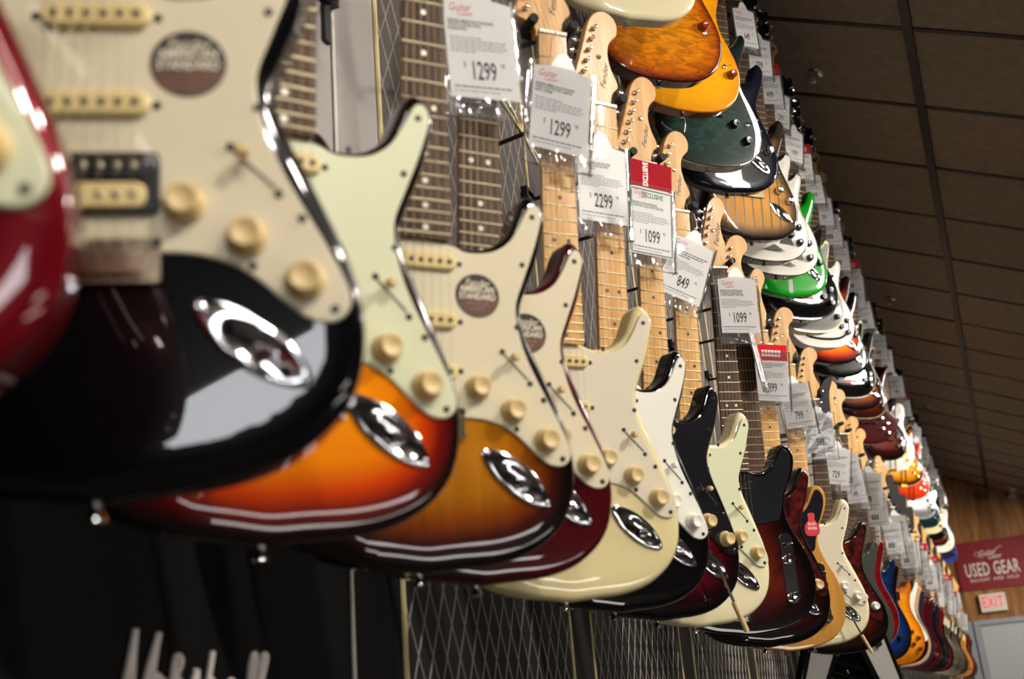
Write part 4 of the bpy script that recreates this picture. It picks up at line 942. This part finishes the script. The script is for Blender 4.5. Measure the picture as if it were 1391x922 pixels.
# ------------------------------------------------------------------ the upper row
UXX, UZZ = -0.41, 1.99; UP = 'guitars on the upper row'
UPR = [
 dict(label='pale cream guitar bottom cut off by the top edge of the picture', short='pale cream guitar at the top', kind='strat', fin=OWHITE, T=1.93, guard=None, lod=1, dz=.035),
 dict(label='quilted amber guitar with dark amber knob under the top edge', short='quilted amber guitar', kind='prs', fin=QUILT, T=2.17, lod=1, pickups='hh', knobs='amber', dz=.018, kx=((113, 152),)),
 dict(label='plain yellow guitar with one dark amber knob behind the quilted one', short='plain yellow guitar', kind='prs', fin=YELLOW, T=2.39, lod=1, pickups='hh', knobs='amber', dz=.05, kx=((136, 118),)),
 dict(label='dark green quilted guitar with pale rim below the yellow one', short='dark green quilted guitar', kind='prs', fin=GREENQ, T=2.62, lod=1, pickups='hh', knobs='black', dz=.0),
 dict(label='glossy navy guitar below the dark green quilted one', short='glossy navy guitar', kind='strat', fin=NAVY, T=2.86, lod=1, knobs='chrome', dz=.03),
 dict(label='two-tone tobacco guitar with long dark grain stripes', short='two-tone tobacco guitar', kind='strat', fin=BROWNB, T=3.17, lod=1, pickups='none', knobs='chrome', dz=.0, extra='stripes'),
 dict(label='white guitar with black triangles and dark rim under the tobacco one', short='upper white guitar with black triangles', kind='lp', fin=WHBIND, T=3.36, lod=1, pickups='hh', knobs='black', head='sym', extra='graphic', dz=.0),
 dict(label='white guitar with black triangles, black knobs and switch above the green one', short='white guitar with triangles and black knobs', kind='lp', fin=WHBIND, T=3.59, lod=1, pickups='hh', knobs='black', head='sym', extra='graphic', dz=.03),
 dict(label='bright green guitar with black stripe', short='bright green guitar', kind='strat', fin=GREEN, T=3.80, lod=1, pickups='hh', knobs='black', extra='stripe', dz=.02),
 dict(label='black guitar with red emblem below the bright green one', short='black guitar with red emblem', kind='lp', fin=BLACK, T=4.06, lod=1, pickups='hh', knobs='black', head='sym', extra='redmark', dz=.015),
 dict(label='silver grey guitar with cream binding', short='silver grey guitar', kind='lp', fin=SILBIND, T=4.22, lod=1, pickups='hh', knobs='black', head='sym', dz=.01),
 dict(label='white guitar with black band round a red emblem', short='white guitar with black band', kind='lp', fin=WHBAND, T=4.58, lod=1, pickups='hh', knobs='black', head='sym', extra='redmark', dz=.05),
 dict(label='red and orange sunburst guitar under the black-banded white one', short='red and orange sunburst guitar', kind='strat', fin=BURST, T=4.82, lod=1, knobs='black', dz=.04),
 dict(label='shiny black guitar under the red sunburst one on the upper row', short='shiny black upper guitar', kind='strat', fin=BLACK, T=5.05, lod=1, knobs='black', dz=.04),
 dict(label='black pale-bound guitar with red emblem in the middle of the upper row', short='black pale-bound guitar', kind='lp', fin=BLKBIND, T=5.3, lod=1, pickups='hh', knobs='black', head='sym', extra='redmark', dz=.0),
 dict(label='brown burst guitar under the black pale-bound one', short='brown burst upper guitar', kind='strat', fin=TOBACCO, T=5.65, lod=1, knobs='black', dz=.02),
 dict(label='brown burst pale-bound guitar above the pointed dark red one', short='brown pale-bound guitar', kind='lp', fin=MAHB, T=5.85, lod=1, pickups='hh', knobs='black', head='sym', dz=.02),
 dict(label='dark red guitar with two sharp pointed horns', short='dark red pointed guitar', kind='spiky', fin=DRED, T=6.05, lod=1, pickups='hh', knobs='chrome', head='sym', dz=-.08),
 dict(label='dark sunburst guitar with bright rim below the pointed red one', short='dark sunburst upper guitar', kind='lp', fin=DKBURST, T=6.95, lod=1, pickups='hh', knobs='black', head='sym', dz=.0),
 dict(label='white guitar with gold hardware', short='white guitar with gold hardware', kind='arch', fin=WHITE, T=7.3, lod=1, pickups='hh', knobs='gold', hw='gold', head='sym', dz=.0),
 dict(label='amber archtop guitar with dark f-hole and pale binding', short='amber archtop guitar', kind='arch', fin=SUNA, T=8.1, lod=1, pickups='hh', knobs='gold', hw='gold', head='sym', dz=.03),
 dict(label='orange red archtop guitar with white vibrato tailpiece', short='orange red archtop guitar', kind='arch', fin=ORANGE, T=8.75, lod=1, pickups='hh', knobs='chrome', head='sym', dz=.03),
 dict(label='silver guitar under the orange red archtop', short='silver guitar under the orange archtop', kind='lp', fin=SILVER, T=9.6, lod=0, head='sym', knobs='black', dz=.0),
 dict(label='dark teal guitar under the silver one', short='dark teal guitar', kind='lp', fin=TEAL, T=10.2, lod=0, head='sym', knobs='black', dz=.0),
 dict(label='cream guitar between the dark teal and the black one far off', short='far cream upper guitar', kind='lp', fin=CREAM, T=10.6, lod=0, head='sym', knobs='black', dz=.0),
 dict(label='black guitar far off on the upper row', short='far black upper guitar', kind='lp', fin=BLACK, T=11.1, lod=0, head='sym', knobs='black', dz=.0),
 dict(label='brown rimmed guitar far off on the upper row', short='far brown upper guitar', kind='lp', fin=MAHB, T=11.6, lod=0, head='sym', knobs='black', dz=.0),
 dict(label='white guitar with gold knobs near the end of the upper row', short='far white upper guitar', kind='arch', fin=WHITE, T=12.1, lod=0, head='sym', knobs='gold', hw='gold', dz=.0),
 dict(label='purple guitar next to last on the upper row', short='purple upper guitar', kind='lp', fin=PURPLE, T=12.8, lod=0, head='sym', knobs='black', dz=.0),
 dict(label='blue guitar at the far end of the upper row', short='blue guitar at the far end', kind='lp', fin=BLUEP, T=13.2, lod=0, head='sym', knobs='black', dz=.0),
]
KEYS = ('guard', 'knobs', 'pickups', 'board', 'head', 'hw', 'sticker', 'arm', 'extra', 'screwmat', 'short')
for e in LOW:
    Z = LZ+e.get('dz', 0)
    guitar(e['label'], e['kind'], e['fin'], e['T'], e['phi'], LX, Z, e['lod'], group=LO, **{k: e[k] for k in KEYS if k in e})
    if e.get('tag'):
        x, y, pr, rot, turn, hd, ti = e['tag']
        price_tag(hang(e['T'], e['phi'], LX, Z), x, y, pr, e['short'], rot, turn, 1 if e['T'] < 4.5 else 0, hd, ti)
for i, e in enumerate(UPR):
    Z = UZZ+e.get('dz', 0)
    guitar(e['label'], e['kind'], e['fin'], e['T'], P0, UXX, Z, e['lod'], group=UP, knobsx=e.get('kx'), **{k: e[k] for k in KEYS if k in e})
    if e['T'] > 2.5:
        rn = random.Random(i); price_tag(hang(e['T'], P0, UXX, Z), rn.uniform(-6, 14), 690+rn.uniform(-15, 15), ('1299', '1999', '1099', '899', '599', '649', '799', '499')[i % 8], e['short'], rn.uniform(-8, 8), rn.uniform(-12, 12), 1 if e['T'] < 5 else 0, 'red' if i in (7, 10, 15, 21) else None)
